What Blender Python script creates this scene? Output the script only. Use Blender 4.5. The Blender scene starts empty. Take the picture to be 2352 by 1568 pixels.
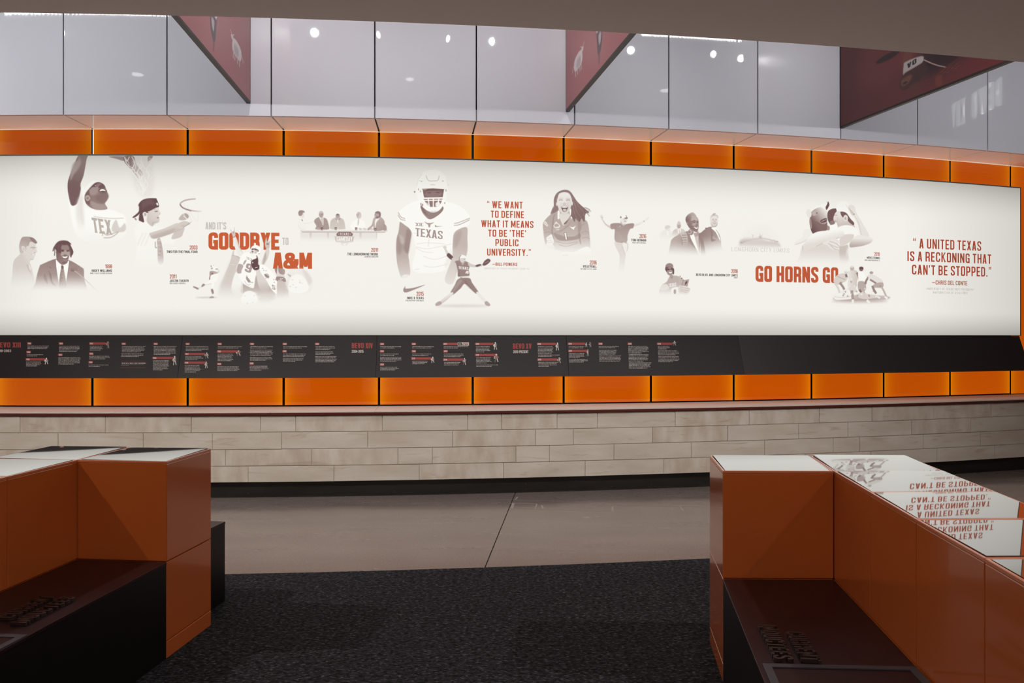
import bpy, bmesh, math, random
import numpy as np

C = bpy.context.scene.collection
scn = bpy.context.scene
# ---------------------------------------------------------------- camera, world, exposure, lights
F, HZ, EYE = 1829.0, 772.0, 1.5          # focal length in px of the 2352 wide frame, horizon row, eye height
cam = bpy.data.objects.new('camera', bpy.data.cameras.new('camera')); C.objects.link(cam)
cam.data.sensor_width = 36; cam.data.lens = F/2352*36
cam.location = (0, 0, EYE); cam.rotation_euler = (math.pi/2, 0, 0)
cam.data.shift_y = (HZ-784)/2352
cam.data.clip_start = .05
scn.camera = cam
scn.view_settings.view_transform = 'Standard'; scn.view_settings.look = 'None'
scn.view_settings.exposure = 0; scn.view_settings.gamma = 1; scn.view_settings.use_curve_mapping = False
W_ = bpy.data.worlds.new('world'); scn.world = W_; W_.use_nodes = True
W_.node_tree.nodes['Background'].inputs[0].default_value = (.5, .48, .46, 1); W_.node_tree.nodes['Background'].inputs[1].default_value = .05

# lamps: (x, y, z, energy, colour, target, cone deg, blend, radius)
DOWN = [(-4.0, 3.35, 3.385, 310, (1, .9, .8), None, 150, .6, .05), (3.45, 3.1, 3.385, 300, (1, .9, .8), None, 150, .6, .05),
        (-1.3, .6, 3.385, 90, (1, .9, .8), None, 150, .6, .06), (1.0, .6, 3.385, 90, (1, .9, .8), None, 150, .6, .06)]  # this inner pair is unseen fill added to the room
REAR_FILL = [(-4.5, -2.6), (-.5, -2.6), (3.5, -2.6), (7.5, -2.6)]; REAR_FILL_E = 560
WASH_FILL = [-.062, -.022, .018, .058, .098, .138, .178, .218, .262]     # angles of unseen fill lamps added near the ceiling edge
WASH_FILL_E, COVE_FILL_E = 170, [85, 50, 32, 34, 44, 44]
SPOT_E, BAR_E = [100, 85, 80, 25, 40, 0, 0, 70, 0], 20

# ---------------------------------------------------------------- the curved wall: arc about (CX, CY)
CX, CY, RW, PH0, DPH = -3.8989, 37.3843, 29.5543, -.0393126, .0316174
FR = .50                                  # how far ledge and upper wall stand out
ZT, ZB, ZMT, ZMB = 3.539, .808, 3.262, 1.512
def arc(ph, off, z): return (CX+(RW+off)*math.sin(ph), CY-(RW+off)*math.cos(ph), z)
def hit(x, y, off):
    """pixel -> (angle, height) on the arc wall at radius RW+off (used to survey where things stand)"""
    t = (np.asarray(x, float)-1176)/F; r = RW+off
    a = t*t+1; b = -2*(t*CX+CY); c = CX*CX+CY*CY-r*r
    Y = (-b-np.sqrt(b*b-4*a*c))/(2*a); X = t*Y
    return np.arctan2(X-CX, CY-Y), EYE+(HZ-np.asarray(y, float))*Y/F
def plan(x, y, z):
    """pixel -> plan position at height z"""
    Y = F*(EYE-z)/(y-HZ); return ((x-1176)*Y/F, Y)
def PH(k): return PH0+DPH*k
# ---------------------------------------------------------------- flat print (posters, lettering) drawn in numpy
def rounded(pts, r, n=5):
    """open polyline with rounded inner corners"""
    P = [np.array(p, float) for p in pts]
    out = [P[0]]
    for i in range(1, len(P)-1):
        a, b, c = P[i-1], P[i], P[i+1]
        u, v = a-b, c-b
        lu, lv = np.hypot(*u), np.hypot(*v)
        rr = min(r, lu*.5, lv*.5) if 0 < i < len(P)-1 else r
        p0, p1 = b+u/lu*rr, b+v/lv*rr
        for k in range(n+1):
            t = k/n
            out.append((1-t)**2*p0+2*t*(1-t)*b+t*t*p1)
    out.append(P[-1])
    return out

def stroke(pts, t, r=0.0, n=5):
    """contour of a polyline of width t with butt ends"""
    P = rounded(pts, r, n) if r > 0 else [np.array(p, float) for p in pts]
    Q = [P[0]]
    for p in P[1:]:
        if np.hypot(*(p-Q[-1])) > 1e-5: Q.append(p)
    P = np.array(Q)
    if len(P) < 2: return P
    d = np.diff(P, axis=0); d /= np.hypot(d[:, 0], d[:, 1])[:, None]
    nrm = np.stack([-d[:, 1], d[:, 0]], 1)
    m = np.vstack([nrm[:1], nrm[:-1]+nrm[1:], nrm[-1:]])
    m /= np.maximum(np.hypot(m[:, 0], m[:, 1]), 1e-6)[:, None]
    k = np.ones(len(P))
    k[1:-1] = 1/np.maximum((m[1:-1]*nrm[1:]).sum(1), .5)
    off = m*(t/2*k)[:, None]
    return np.vstack([P+off, (P-off)[::-1]])

def smooth(pts, n=5):
    """closed Catmull-Rom curve"""
    P = np.array(pts, float); N = len(P); out = []
    for i in range(N):
        p0, p1, p2, p3 = P[i-1], P[i], P[(i+1) % N], P[(i+2) % N]
        for k in range(n):
            t = k/n
            out.append(.5*((2*p1)+(-p0+p2)*t+(2*p0-5*p1+4*p2-p3)*t*t+(-p0+3*p1-3*p2+p3)*t**3))
    return np.array(out)

def osmooth(pts, n=5):
    """open Catmull-Rom curve"""
    P = [np.array(p, float) for p in pts]
    if len(P) < 3: return np.array(P)
    P = [2*P[0]-P[1]]+P+[2*P[-1]-P[-2]]; out = []
    for i in range(1, len(P)-2):
        p0, p1, p2, p3 = P[i-1], P[i], P[i+1], P[i+2]
        for k in range(n):
            t = k/n
            out.append(.5*((2*p1)+(-p0+p2)*t+(2*p0-5*p1+4*p2-p3)*t*t+(-p0+3*p1-3*p2+p3)*t**3))
    out.append(P[-2])
    return np.array(out)

def glyph(ch, t, slab=False):
    """condensed block letter: (advance width, list of closed contours); cap height 1"""
    W = .44 + (t-.13)*.9
    h = t/2; L, R, B, T = h, W-h, h, 1-h
    r = .17; M = .5
    S = lambda *p, rr=r: stroke(p, t, rr)
    q = t*1.08
    if ch == ' ': return .22, []
    if ch == 'A':
        A = [[(0, 0), (q, 0), (W/2+q*.28, 1), (W/2-q*.62, 1)], [(W, 0), (W-q, 0), (W/2-q*.28, 1), (W/2+q*.62, 1)],
             [(W*.2, .2), (W*.8, .2), (W*.75, .2+t*.8), (W*.25, .2+t*.8)]]
        return W, A
    if ch == 'B': return W, [S((L, 0), (L, 1)), S((L, B), (R, B), (R, M), (L, M)), S((L, M), (R-.01, M), (R-.01, T), (L, T))]
    if ch == 'C': return W, [S((R, .66), (R, T), (L, T), (L, B), (R, B), (R, .34))]
    if ch == 'D': return W, [S((L, 0), (L, 1)), S((L, B), (R, B), (R, T), (L, T))]
    if ch == 'E': return W*.86, [S((L, 0), (L, 1)), S((L, B), (W*.86, B)), S((L, M), (W*.78, M)), S((L, T), (W*.86, T))]
    if ch == 'F': return W*.84, [S((L, 0), (L, 1)), S((L, M), (W*.76, M)), S((L, T), (W*.84, T))]
    if ch == 'G': return W, [S((R, .68), (R, T), (L, T), (L, B), (R, B), (R, .3)), S((R, .0), (R, .46)), S((W*.5, .46), (W, .46))]
    if ch == 'H': return W, [S((L, 0), (L, 1)), S((R, 0), (R, 1)), S((L, M), (R, M))]
    if ch == 'I': return t, [S((h, 0), (h, 1))]
    if ch == 'J': return W*.9, [S((0+h, .32), (h, B), (W*.9-h, B), (W*.9-h, 1))]
    if ch == 'K': return W*1.02, [S((L, 0), (L, 1)), [(t, .38), (t, .62), (W-q*.9, 1), (W*1.0, 1)], [(t*.9, .58), (W*.42, .7), (W*1.04, 0), (W*1.04-q, 0)]]
    if ch == 'L': return W*.8, [S((L, 0), (L, 1)), S((L, B), (W*.8, B))]
    if ch == 'M':
        w = W*1.28
        return w, [S((L, 0), (L, 1)), S((w-L, 0), (w-L, 1)), [(0, 1), (t*1.1, 1), (w/2+t*.4, .12), (w/2-t*.4, .12)], [(w, 1), (w-t*1.1, 1), (w/2-t*.4, .12), (w/2+t*.4, .12)]]
    if ch == 'N': return W*1.04, [S((L, 0), (L, 1)), S((W*1.04-L, 0), (W*1.04-L, 1)), [(0, 1), (t*1.05, 1), (W*1.04, 0), (W*1.04-t*1.05, 0)]]
    if ch in 'O0': return W, [S((W/2, T), (L, T), (L, B), (W/2+.01, B)), S((W/2, T), (R, T), (R, B), (W/2-.01, B))]
    if ch == 'Q': return W, glyph('O', t)[1]+[[(W*.5, .2), (W*.75, .2), (W*1.05, -.06), (W*.8, -.06)]]
    if ch == 'P': return W, [S((L, 0), (L, 1)), S((L, .42), (R, .42), (R, T), (L, T))]
    if ch == 'R': return W, [S((L, 0), (L, 1)), S((L, .45), (R, .45), (R, T), (L, T)), S((R, 0), (R-.005, .42), (W*.5, .47), rr=.12)]
    if ch == 'S': return W, [S((R, .7), (R, T), (L, T), (L, .6), (R, .4), (R, B), (L, B), (L, .3))]
    if ch == 'T': return W*.9, [S((W*.45, 0), (W*.45, 1)), S((0, T), (W*.9, T))]
    if ch == 'U': return W, [S((L, 1), (L, B), (R, B), (R, 1))]
    if ch == 'V': return W*1.02, [[(0, 1), (q, 1), (W*.51+q*.3, 0), (W*.51-q*.55, 0)], [(W*1.02, 1), (W*1.02-q, 1), (W*.51-q*.3, 0), (W*.51+q*.55, 0)]]
    if ch == 'W':
        w = W*1.45; c = q*.92
        return w, [[(0, 1), (c, 1), (w*.3+c*.3, 0), (w*.3-c*.55, 0)], [(w*.5+c*.5, 1), (w*.5-c*.5, 1), (w*.3-c*.4, 0), (w*.3+c*.5, 0)],
                   [(w*.5-c*.5, 1), (w*.5+c*.5, 1), (w*.7+c*.4, 0), (w*.7-c*.5, 0)], [(w, 1), (w-c, 1), (w*.7-c*.3, 0), (w*.7+c*.55, 0)]]
    if ch in 'Xx': return W, [[(0, 1), (q, 1), (W, 0), (W-q, 0)], [(W, 1), (W-q, 1), (0, 0), (q, 0)]]
    if ch == 'Y': return W*1.02, [S((W*.51, 0), (W*.51, .5)), [(0, 1), (q, 1), (W*.51+t/2, .42), (W*.51-t/2, .38)], [(W*1.02, 1), (W*1.02-q, 1), (W*.51-t/2, .42), (W*.51+t/2, .38)]]
    if ch == 'Z': return W*.92, [S((0, B), (W*.92, B)), S((0, T), (W*.92, T)), [(0, 0), (q, 0), (W*.92, 1), (W*.92-q, 1)]]
    if ch == '1': return W*.6, [S((W*.6-h, 0), (W*.6-h, 1)), [(0, .72), (0, .86), (W*.6-h, 1), (W*.6-h, .8)]]
    if ch == '2': return W*.95, [S((L, .7), (L, T), (R-.02, T), (R-.02, .6), (L, .12)), S((0, B), (W*.95, B))]
    if ch == '3': return W, [S((L, .7), (L, T), (R, T), (R, M+.02), (W*.35, M+.02)), S((W*.35, M+.02), (R, M-.02), (R, B), (L, B), (L, .3))]
    if ch == '4': return W, [S((R-.06, 0), (R-.06, 1)), S((0, .25), (W, .25)), [(0, .22), (q, .22), (W-t*.7, 1), (W-t*1.7, 1)]]
    if ch == '5': return W, [S((W*.95, T), (L, T), (L, M+.06), rr=.01), S((L, M+.06), (R, M+.06), (R, B), (L, B), (L, .28))]
    if ch == '6': return W, [S((R, .72), (R, T), (L, T), (L, B), (R, B), (R, .54), (L, .54))]
    if ch == '7': return W*.9, [S((0, T), (W*.9, T)), [(W*.9, 1-t*.5), (W*.9-q, 1-t*.5), (W*.2, 0), (W*.2+q, 0)]]
    if ch == '8': return W, [S((W/2, M), (L, M), (L, B), (W/2+.01, B)), S((W/2, M), (R, M), (R, B), (W/2-.01, B)), S((W/2, T), (L+.01, T), (L+.01, M), (W/2+.01, M)), S((W/2, T), (R-.01, T), (R-.01, M), (W/2-.01, M))]
    if ch == '9': return W, [S((L, .28), (L, B), (R, B), (R, T), (L, T), (L, .46), (R, .46))]
    if ch == '&':
        w = W*1.5
        return w, [S((w*.5, .56), (w*.22, .62), (w*.22, T), (w*.62, T), (w*.62, .6), (w*.12, .42), (w*.1, B), (w*.62, B), (w*.86, .24), (w*.86, .46), rr=.14),
                   [(w*.2, .66), (w*.2+q*1.1, .7), (w, 0), (w-q*1.5, 0)], S((w*.68, .5), (w, .5))]
    if ch == '.': return t, [S((h, 0), (h, t))]
    if ch == ',': return t, [[(0, t), (t, t), (t*.5, -.1), (0, -.1)]]
    if ch == "'": return t*.9, [[(0, 1), (t*.95, 1), (t*.6, .72), (t*.1, .72)]]
    if ch in '“”':
        q = [(0, .84), (t*.12, .76), (t*.7, .74), (t*.85, .82), (t*.75, .88), (t*.4, .89), (t*.55, .95), (t*.9, .99), (t*.8, 1.03), (t*.3, 1), (t*.05, .93)]
        if ch == '”': q = [(t*.9-x, 1.77-y) for x, y in q]
        a = [q, [(x+t*1.25, y) for x, y in q]]
        return t*2.2, a
    if ch == '-': return W*.55, [S((0, M), (W*.55, M))]
    if ch == '—': return W*1.5, [S((0, M-.05), (W*1.5, M-.05))]
    if ch == '(': return W*.4, [S((W*.4, 1), (h, .8), (h, .2), (W*.4, 0), rr=.2)]
    if ch == ')': return W*.4, [S((0, 1), (W*.4-h, .8), (W*.4-h, .2), (0, 0), rr=.2)]
    return W*.6, [S((h, 0), (h, 1))]

SLAB = {'T': [(.5, 0, .5)], 'E': [(0, 0, .3), (0, 1, .3)], 'X': [(.15, 0, .4), (.85, 0, .4), (.15, 1, .4), (.85, 1, .4)],
        'A': [(.1, 0, .4), (.9, 0, .4)], 'I': [(.5, 0, 1.8), (.5, 1, 1.8)]}

def layout(s, t=.13, gap=.09, slab=False):
    """contours of a line of text starting at x=0, cap height 1, and its width"""
    x = 0; out = []
    for ch in s:
        w, cs = glyph(ch, t)
        for c in cs: out.append(np.array(c, float)+[x, 0])
        if slab:
            for (fx, fy, fw) in SLAB.get(ch, []):
                cx = x+fx*w; hw = fw*.5*max(w, .3); y = .04 if fy == 0 else .96
                out.append(np.array([(cx-hw, y-.04), (cx+hw, y-.04), (cx+hw, y+.04), (cx-hw, y+.04)]))
        x += w+(gap if ch != ' ' else 0)
    return out, max(x-gap, .01)

TONES = np.array([(253, 253, 250), (213, 204, 198), (172, 153, 149), (132, 106, 104), (88, 58, 61)], float)
def tone(t):
    if not np.isscalar(t): return np.array(t, float)
    t = min(max(t, 0), 1)*4; i = min(int(t), 3); f = t-i
    return TONES[i]*(1-f)+TONES[i+1]*f

class Canvas:
    def __init__(s, W, H, mapping, base):
        s.W, s.H, s.map = W, H, mapping
        s.img = np.empty((H, W, 3), np.float32); s.img[:] = np.array(base, np.float32)
        s.ox = s.oy = 0; s.s = 1.0; s.unit = 1.0
    def view(s, ox, oy, sc): s.ox, s.oy, s.s = ox, oy, sc
    def tx(s, pts):
        P = np.atleast_2d(np.array(pts, float))
        return s.map(P[:, 0]/s.s+s.ox, P[:, 1]/s.s+s.oy)
    def raw(s, contours, col, alpha=1, blur=0, fade=None, col2=None, grad=None, noise=0):
        SS = 3
        al = np.vstack(contours)
        pad = int(blur*3)+2
        x0 = max(int(al[:, 0].min())-pad, 0); x1 = min(int(al[:, 0].max())+pad+2, s.W)
        y0 = max(int(al[:, 1].min())-pad, 0); y1 = min(int(al[:, 1].max())+pad+2, s.H)
        if x1-x0 < 2 or y1-y0 < 2: return
        w, h = x1-x0, y1-y0
        tot = np.zeros((h, w), np.float32)
        for c in contours:
            a = np.array(c, float)-[x0, y0]; b = np.roll(a, -1, axis=0)
            ya, yb = a[:, 1]*SS, b[:, 1]*SS
            lo, hi = np.minimum(ya, yb), np.maximum(ya, yb)
            r0 = np.clip(np.ceil(lo-.5), 0, h*SS).astype(int); r1 = np.clip(np.ceil(hi-.5), 0, h*SS).astype(int)
            n = np.maximum(r1-r0, 0)
            if n.sum() == 0: continue
            e = np.repeat(np.arange(len(a)), n)
            k = np.arange(n.sum())-np.repeat(np.cumsum(n)-n, n)
            row = r0[e]+k
            tt = ((row+.5)-ya[e])/(yb[e]-ya[e])
            X = np.clip(a[e, 0]+tt*(b[e, 0]-a[e, 0]), 0, w-1.001)
            sg = np.where(yb[e] > ya[e], 1., -1.)
            xi = X.astype(int); fr = X-xi
            acc = np.bincount(row*w+xi, sg*(1-fr), h*SS*w)+np.bincount(row*w+xi+1, sg*fr, h*SS*w+1)[:h*SS*w]
            cov = np.abs(np.cumsum(acc.reshape(h*SS, w), axis=1)).clip(0, 1).reshape(h, SS, w).mean(1)
            tot = np.maximum(tot, cov)
        if blur > .3:
            n = max(int(blur), 1)
            for _ in range(2):
                for ax in (0, 1):
                    p = np.pad(tot, [(n+1, n) if i == ax else (0, 0) for i in (0, 1)])
                    cs = np.cumsum(p, axis=ax)
                    tot = (cs[2*n+1:, :]-cs[:-2*n-1, :] if ax == 0 else cs[:, 2*n+1:]-cs[:, :-2*n-1])/(2*n+1)
        yy, xx = np.mgrid[y0:y1, x0:x1].astype(np.float32)
        if fade is not None:
            (ax_, ay_), (bx_, by_) = fade
            dx, dy = bx_-ax_, by_-ay_
            u = ((xx-ax_)*dx+(yy-ay_)*dy)/(dx*dx+dy*dy)
            u = np.clip(1-u, 0, 1); tot = tot*(u*u*(3-2*u))
        C = np.array(col, np.float32)
        if col2 is not None:
            (ax_, ay_), (bx_, by_) = grad
            dx, dy = bx_-ax_, by_-ay_
            u = np.clip(((xx-ax_)*dx+(yy-ay_)*dy)/(dx*dx+dy*dy), 0, 1)[..., None]
            C = C*(1-u)+np.array(col2, np.float32)*u
        tot = (tot*alpha)[..., None]
        reg = s.img[y0:y1, x0:x1]
        reg[:] = reg*(1-tot)+C*tot
    def _fg(s, fade, grad):
        f = g = None
        if fade is not None:
            q = s.tx([fade[:2], fade[2:]]); f = (q[0], q[1])
        if grad is not None:
            q = s.tx([grad[:2], grad[2:]]); g = (q[0], q[1])
        return f, g
    def poly(s, pts, t, a=1, b=0, fade=None, t2=None, grad=None, sm=True):
        """closed shape in view units; t tone 0..1 or rgb; b blur in view units"""
        P = smooth(pts) if sm else np.array(pts, float)
        f, g = s._fg(fade, grad)
        s.raw([s.tx(P)], tone(t), a, b/s.s*s.unit, f, None if t2 is None else tone(t2), g)
    def line(s, pts, wd, t, a=1, b=0, fade=None, sm=True):
        P = osmooth(pts) if sm else np.array(pts, float)
        f, _ = s._fg(fade, None)
        s.raw([s.tx(stroke(P, wd))], tone(t), a, b/s.s*s.unit, f)
    def ell(s, x, y, rx, ry, t, a=1, b=0, rot=0, fade=None, t2=None, grad=None):
        k = np.arange(20)*2*np.pi/20
        c, d = np.cos(rot), np.sin(rot)
        X, Y = rx*np.cos(k), ry*np.sin(k)
        s.poly(np.stack([x+X*c-Y*d, y+X*d+Y*c], 1), t, a, b, fade, t2, grad, sm=False)
    def text(s, txt, x0, x1, y, h, col, t=.13, gap=.09, a=1, slab=False, shear=0, y1=None):
        """line of capitals whose baseline runs from (x0, y) to (x1, y1)"""
        cs, w = layout(txt, t, gap, slab)
        if y1 is None: a0 = s.tx([(x0, y)])[0]; a1 = s.tx([(x1, y)])[0]; a1 = np.array([a1[0], a0[1]])
        else: a0, a1 = s.tx([(x0, y), (x1, y1)])
        up = s.tx([(x0, y-h)])[0]-a0
        ex = (a1-a0)/w
        s.raw([a0+c[:, :1]*ex+c[:, 1:]*(up+ex*shear) for c in cs], col, a)
ORG, RED, INK, PALE = (200, 92, 52), (166, 66, 48), (58, 44, 44), (203, 196, 192)

def face(c, x, y, w, h, t, look=0, smile=1, dark=.85, a=1, teeth=True):
    """small front face: brows, eyes, nose, mouth"""
    d = look*w*.22
    for s in (-1, 1):
        ex = x+d+s*w*.22
        c.poly([(ex-w*.13, y-h*.17), (ex, y-h*.22), (ex+w*.13, y-h*.17), (ex, y-h*.185)], dark, a*.7, w*.01)
        c.ell(ex, y-h*.09, w*.09, h*.03, dark, a*.85, w*.012)
        c.ell(ex, y-h*.1, w*.14, h*.06, min(t+.2, 1), a*.35, w*.04)
    c.poly([(x+d*1.3-w*.03, y-h*.12), (x+d*1.3+w*.1, y+h*.1), (x+d*1.3-w*.09, y+h*.11)], min(t+.22, 1), a*.5, w*.03)
    c.ell(x+d*1.3, y+h*.11, w*.11, h*.03, min(t+.35, 1), a*.6, w*.02)
    if smile:
        c.poly([(x+d-w*.24, y+h*.2), (x+d, y+h*.24), (x+d+w*.24, y+h*.2), (x+d+w*.1, y+h*.33), (x+d-w*.1, y+h*.33)], dark, a*.75, w*.015)
        if teeth: c.poly([(x+d-w*.19, y+h*.215), (x+d, y+h*.25), (x+d+w*.19, y+h*.215), (x+d+w*.08, y+h*.295), (x+d-w*.08, y+h*.295)], 0, a, w*.01)
    else:
        c.ell(x+d, y+h*.25, w*.16, h*.022, dark, a*.7, w*.015)

def mural_art(c):
    rng = np.random.default_rng(4)
    # ---- two men in suits
    c.view(20, 530, 9.8)
    f = (400, 700, 400, 1330)
    c.poly([(110, 690), (220, 560), (270, 520), (340, 560), (440, 700), (500, 780), (590, 1150), (590, 1400), (60, 1400), (80, 1000)], .27, .75, 6, fade=f)
    c.poly([(300, 480), (380, 500), (480, 640), (450, 760), (400, 740), (330, 620)], .2, .9, 3)
    c.poly([(400, 330), (470, 240), (600, 270), (612, 370), (640, 470), (590, 500), (600, 540), (575, 590), (560, 640), (470, 660), (380, 560), (360, 420)], .17, 1, 3)
    c.poly([(235, 330), (290, 160), (380, 130), (500, 140), (590, 190), (640, 260), (600, 285), (560, 255), (480, 250), (450, 330), (400, 350), (390, 440), (340, 470), (300, 520), (255, 500)], .5, .9, 3, t2=.25, grad=(400, 200, 300, 560))
    c.poly([(470, 150), (560, 165), (635, 260), (600, 285), (520, 230)], .68, .8, 4)
    c.poly([(290, 350), (350, 345), (385, 420), (350, 465), (300, 430)], .17, 1, 2); c.ell(335, 405, 16, 34, .32, .6, 4)
    c.line([(490, 385), (545, 368), (600, 380)], 14, .6, .8, 3); c.ell(555, 398, 24, 9, .45, .7, 2)
    c.line([(615, 380), (638, 373)], 9, .6, .8, 2); c.ell(590, 492, 18, 8, .55, .8, 2)
    c.line([(505, 525), (545, 540), (590, 530)], 9, .55, .8, 2); c.poly([(515, 530), (585, 535), (560, 552)], 0, .8, 1)
    c.line([(480, 645), (555, 640)], 9, .45, .7, 3)
    c.poly([(400, 760), (450, 770), (470, 860), (560, 1100), (520, 1000), (440, 880)], .4, .4, 5)
    c.poly([(445, 750), (490, 800), (500, 880), (470, 870)], .08, .8, 3)
    # second man
    f = (1100, 950, 1100, 1360)
    c.poly([(600, 1180), (640, 980), (700, 790), (740, 755), (1060, 630), (1200, 700), (1360, 660), (1640, 820), (1690, 880), (1700, 1060), (1760, 1300), (1800, 1450), (560, 1450)], .62, 1, 2, fade=f, t2=.45, grad=(1000, 650, 1000, 1150))
    c.poly([(905, 900), (960, 1000), (990, 1140), (1080, 1240), (960, 1180)], .72, .5, 8, fade=f)
    c.line([(915, 800), (960, 845)], 10, .85, .7, 2)
    c.poly([(800, 960), (860, 1080), (880, 1200), (800, 1100)], .7, .4, 10, fade=f)
    c.poly([(1060, 640), (1200, 770), (1360, 665), (1350, 760), (1290, 1180), (1270, 1300), (1140, 1300), (1070, 800)], 0, 1, 1, fade=(1200, 1000, 1200, 1420), sm=False)
    c.poly([(1210, 775), (1240, 860), (1290, 1160), (1270, 1280), (1140, 1280), (1150, 1020), (1180, 850)], .6, 1, 2, fade=(1200, 1050, 1200, 1350), t2=.4, grad=(1150, 900, 1290, 950))
    for k in range(10):
        c.ell(1170+rng.random()*80, 880+k*36, 12, 8, .8 if k % 2 else .25, .5, 4, fade=(1200, 1000, 1200, 1300))
    c.poly([(1180, 785), (1225, 785), (1235, 835), (1195, 860)], .78, 1, 2)
    c.poly([(1170, 300), (1350, 300), (1380, 450), (1350, 620), (1310, 720), (1210, 765), (1100, 680), (1070, 560), (1090, 420)], .75, 1, 2, t2=.62, grad=(1150, 400, 1330, 500))
    c.poly([(1190, 340), (1320, 330), (1340, 420), (1200, 430)], .58, .8, 10)
    c.poly([(1170, 480), (1230, 470), (1240, 540), (1190, 590)], .42, .9, 8); c.poly([(1310, 470), (1370, 470), (1360, 560), (1320, 560)], .42, .9, 8)
    c.poly([(1250, 440), (1290, 440), (1320, 530), (1270, 550), (1225, 530)], .45, .9, 5)
    c.ell(1270, 545, 40, 8, .95, .8, 3)
    c.poly([(1175, 430), (1230, 425), (1250, 445), (1190, 455)], .95, .8, 4); c.poly([(1300, 440), (1355, 430), (1350, 458)], .95, .8, 4)
    c.ell(1212, 463, 24, 7, 1, .8, 3); c.ell(1328, 463, 22, 7, 1, .8, 3)
    c.poly([(1195, 560), (1265, 575), (1335, 560), (1320, 620), (1265, 640), (1215, 615)], .88, .9, 3)
    c.poly([(1207, 572), (1265, 580), (1325, 570), (1308, 608), (1262, 618), (1222, 606)], .02, 1, 2)
    c.ell(1265, 650, 45, 12, .5, .6, 6); c.ell(1260, 715, 60, 25, .85, .5, 8)
    c.poly([(990, 460), (1010, 370), (1080, 270), (1150, 225), (1250, 215), (1340, 235), (1415, 305), (1390, 310), (1450, 450), (1450, 500), (1410, 575), (1385, 580), (1390, 480), (1340, 330), (1250, 320), (1190, 320), (1165, 440), (1175, 500), (1100, 470), (1030, 400)], .88, 1, 2)
    for x0, y0, x1, y1 in ((1030, 380, 1030, 560), (1065, 390, 1075, 500), (1120, 350, 1110, 520), (1400, 430, 1400, 600), (1430, 420, 1435, 530), (1160, 360, 1170, 510), (1010, 400, 995, 460), (1370, 400, 1385, 560)):
        c.line([(x0, y0), ((x0+x1)/2+8, (y0+y1)/2), (x1, y1)], 20, .85, .9, 3)
    for x0 in (1060, 1130, 1200, 1300, 1380): c.line([(x0, 300), (x0+(x0-1220)*.1, 380)], 7, .65, .6, 3)
    # microphones
    c.ell(1435, 870, 52, 42, .62, .95, 3, rot=.5); c.ell(1510, 865, 40, 45, .6, .9, 3, rot=-.3)
    c.ell(1430, 895, 40, 22, .75, .5, 8)
    c.line([(1490, 900), (1640, 1020), (1780, 1150), (1960, 1320), (2040, 1390)], 15, .28, 1, 2, fade=(1700, 1000, 2080, 1420))
    c.line([(1600, 1000), (1680, 1120), (1740, 1250)], 9, .3, .7, 2)
    # ---- player cutting the net
    c.view(140, 350, 6.533)
    c.poly([(270, 40), (400, 40), (385, 100), (340, 340), (290, 480), (300, 560), (270, 700), (225, 785), (150, 785), (110, 620), (100, 480), (120, 380), (190, 200)], .62, 1, 2, t2=.85, grad=(250, 120, 180, 560))
    c.poly([(170, 190), (260, 110), (280, 60), (300, 160), (250, 260), (190, 330), (140, 420)], .42, .8, 12)
    c.poly([(130, 440), (200, 420), (290, 470), (270, 640), (200, 770), (150, 740), (110, 560)], .82, .6, 14)
    c.poly([(100, 600), (150, 790), (220, 790), (260, 740), (310, 520), (350, 560), (370, 800), (500, 850), (740, 860), (860, 900), (960, 960), (980, 1180), (900, 1300), (620, 1400), (300, 1300), (180, 1100)], .0, .9, 10, fade=(500, 1000, 520, 1450))
    c.poly([(230, 800), (320, 640), (340, 900), (350, 1150), (260, 1200)], .14, .8, 22, fade=(300, 900, 300, 1250))
    c.line([(310, 560), (300, 760), (330, 1080)], 26, .17, .5, 14)
    c.poly([(345, 640), (350, 560), (420, 460), (510, 420), (600, 440), (560, 440), (470, 500), (400, 590), (360, 650)], .02, 1, 3)
    c.poly([(360, 640), (470, 490), (550, 445), (640, 480), (690, 580), (715, 660), (690, 720), (660, 770), (690, 850), (500, 850), (380, 770)], .72, 1, 2, t2=.62, grad=(400, 500, 680, 800))
    c.poly([(420, 560), (500, 480), (560, 520), (540, 620), (450, 640)], .5, .8, 14)
    c.poly([(440, 730), (560, 770), (650, 780), (680, 845), (500, 850)], .5, .9, 10)
    c.poly([(360, 640), (420, 560), (430, 680), (430, 780), (380, 760)], .85, .7, 6)
    c.poly([(365, 660), (410, 640), (440, 690), (400, 730), (370, 700)], .42, 1, 3); c.ell(400, 685, 18, 22, .75, .6, 4)
    c.poly([(410, 570), (480, 495), (550, 450), (620, 465), (665, 520), (620, 470), (550, 462), (480, 515)], .95, .9, 2)
    c.poly([(470, 500), (520, 475), (545, 505), (500, 520)], .95, .8, 3); c.ell(520, 498, 16, 8, .3, .8, 2)
    c.poly([(560, 520), (620, 470), (655, 500), (660, 530), (590, 540)], .9, .8, 5)
    c.poly([(565, 580), (590, 545), (640, 540), (690, 580), (640, 600)], .95, .9, 3)
    c.poly([(580, 580), (600, 552), (640, 550), (672, 578), (625, 575)], .02, 1, 2)
    c.ell(630, 610, 55, 14, .8, .7, 6); c.poly([(560, 640), (700, 620), (700, 690), (620, 760), (520, 700)], .8, .5, 16)
    c.text("TEX", 490, 770, 1200, 220, (186, 176, 168), .17, .1, .95, slab=True, shear=-.18, y1=1240)
    c.poly([(770, 1100), (830, 1010), (880, 1130), (960, 1060), (960, 1180), (780, 1190)], .3, .7, 8)
    c.line([(620, 1250), (640, 1210), (700, 1240), (860, 1190), (760, 1270), (640, 1280)], 16, .33, .9, 4)
    c.line([(490, 960), (620, 980), (780, 990), (940, 985)], 16, .3, .6, 4)
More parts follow.
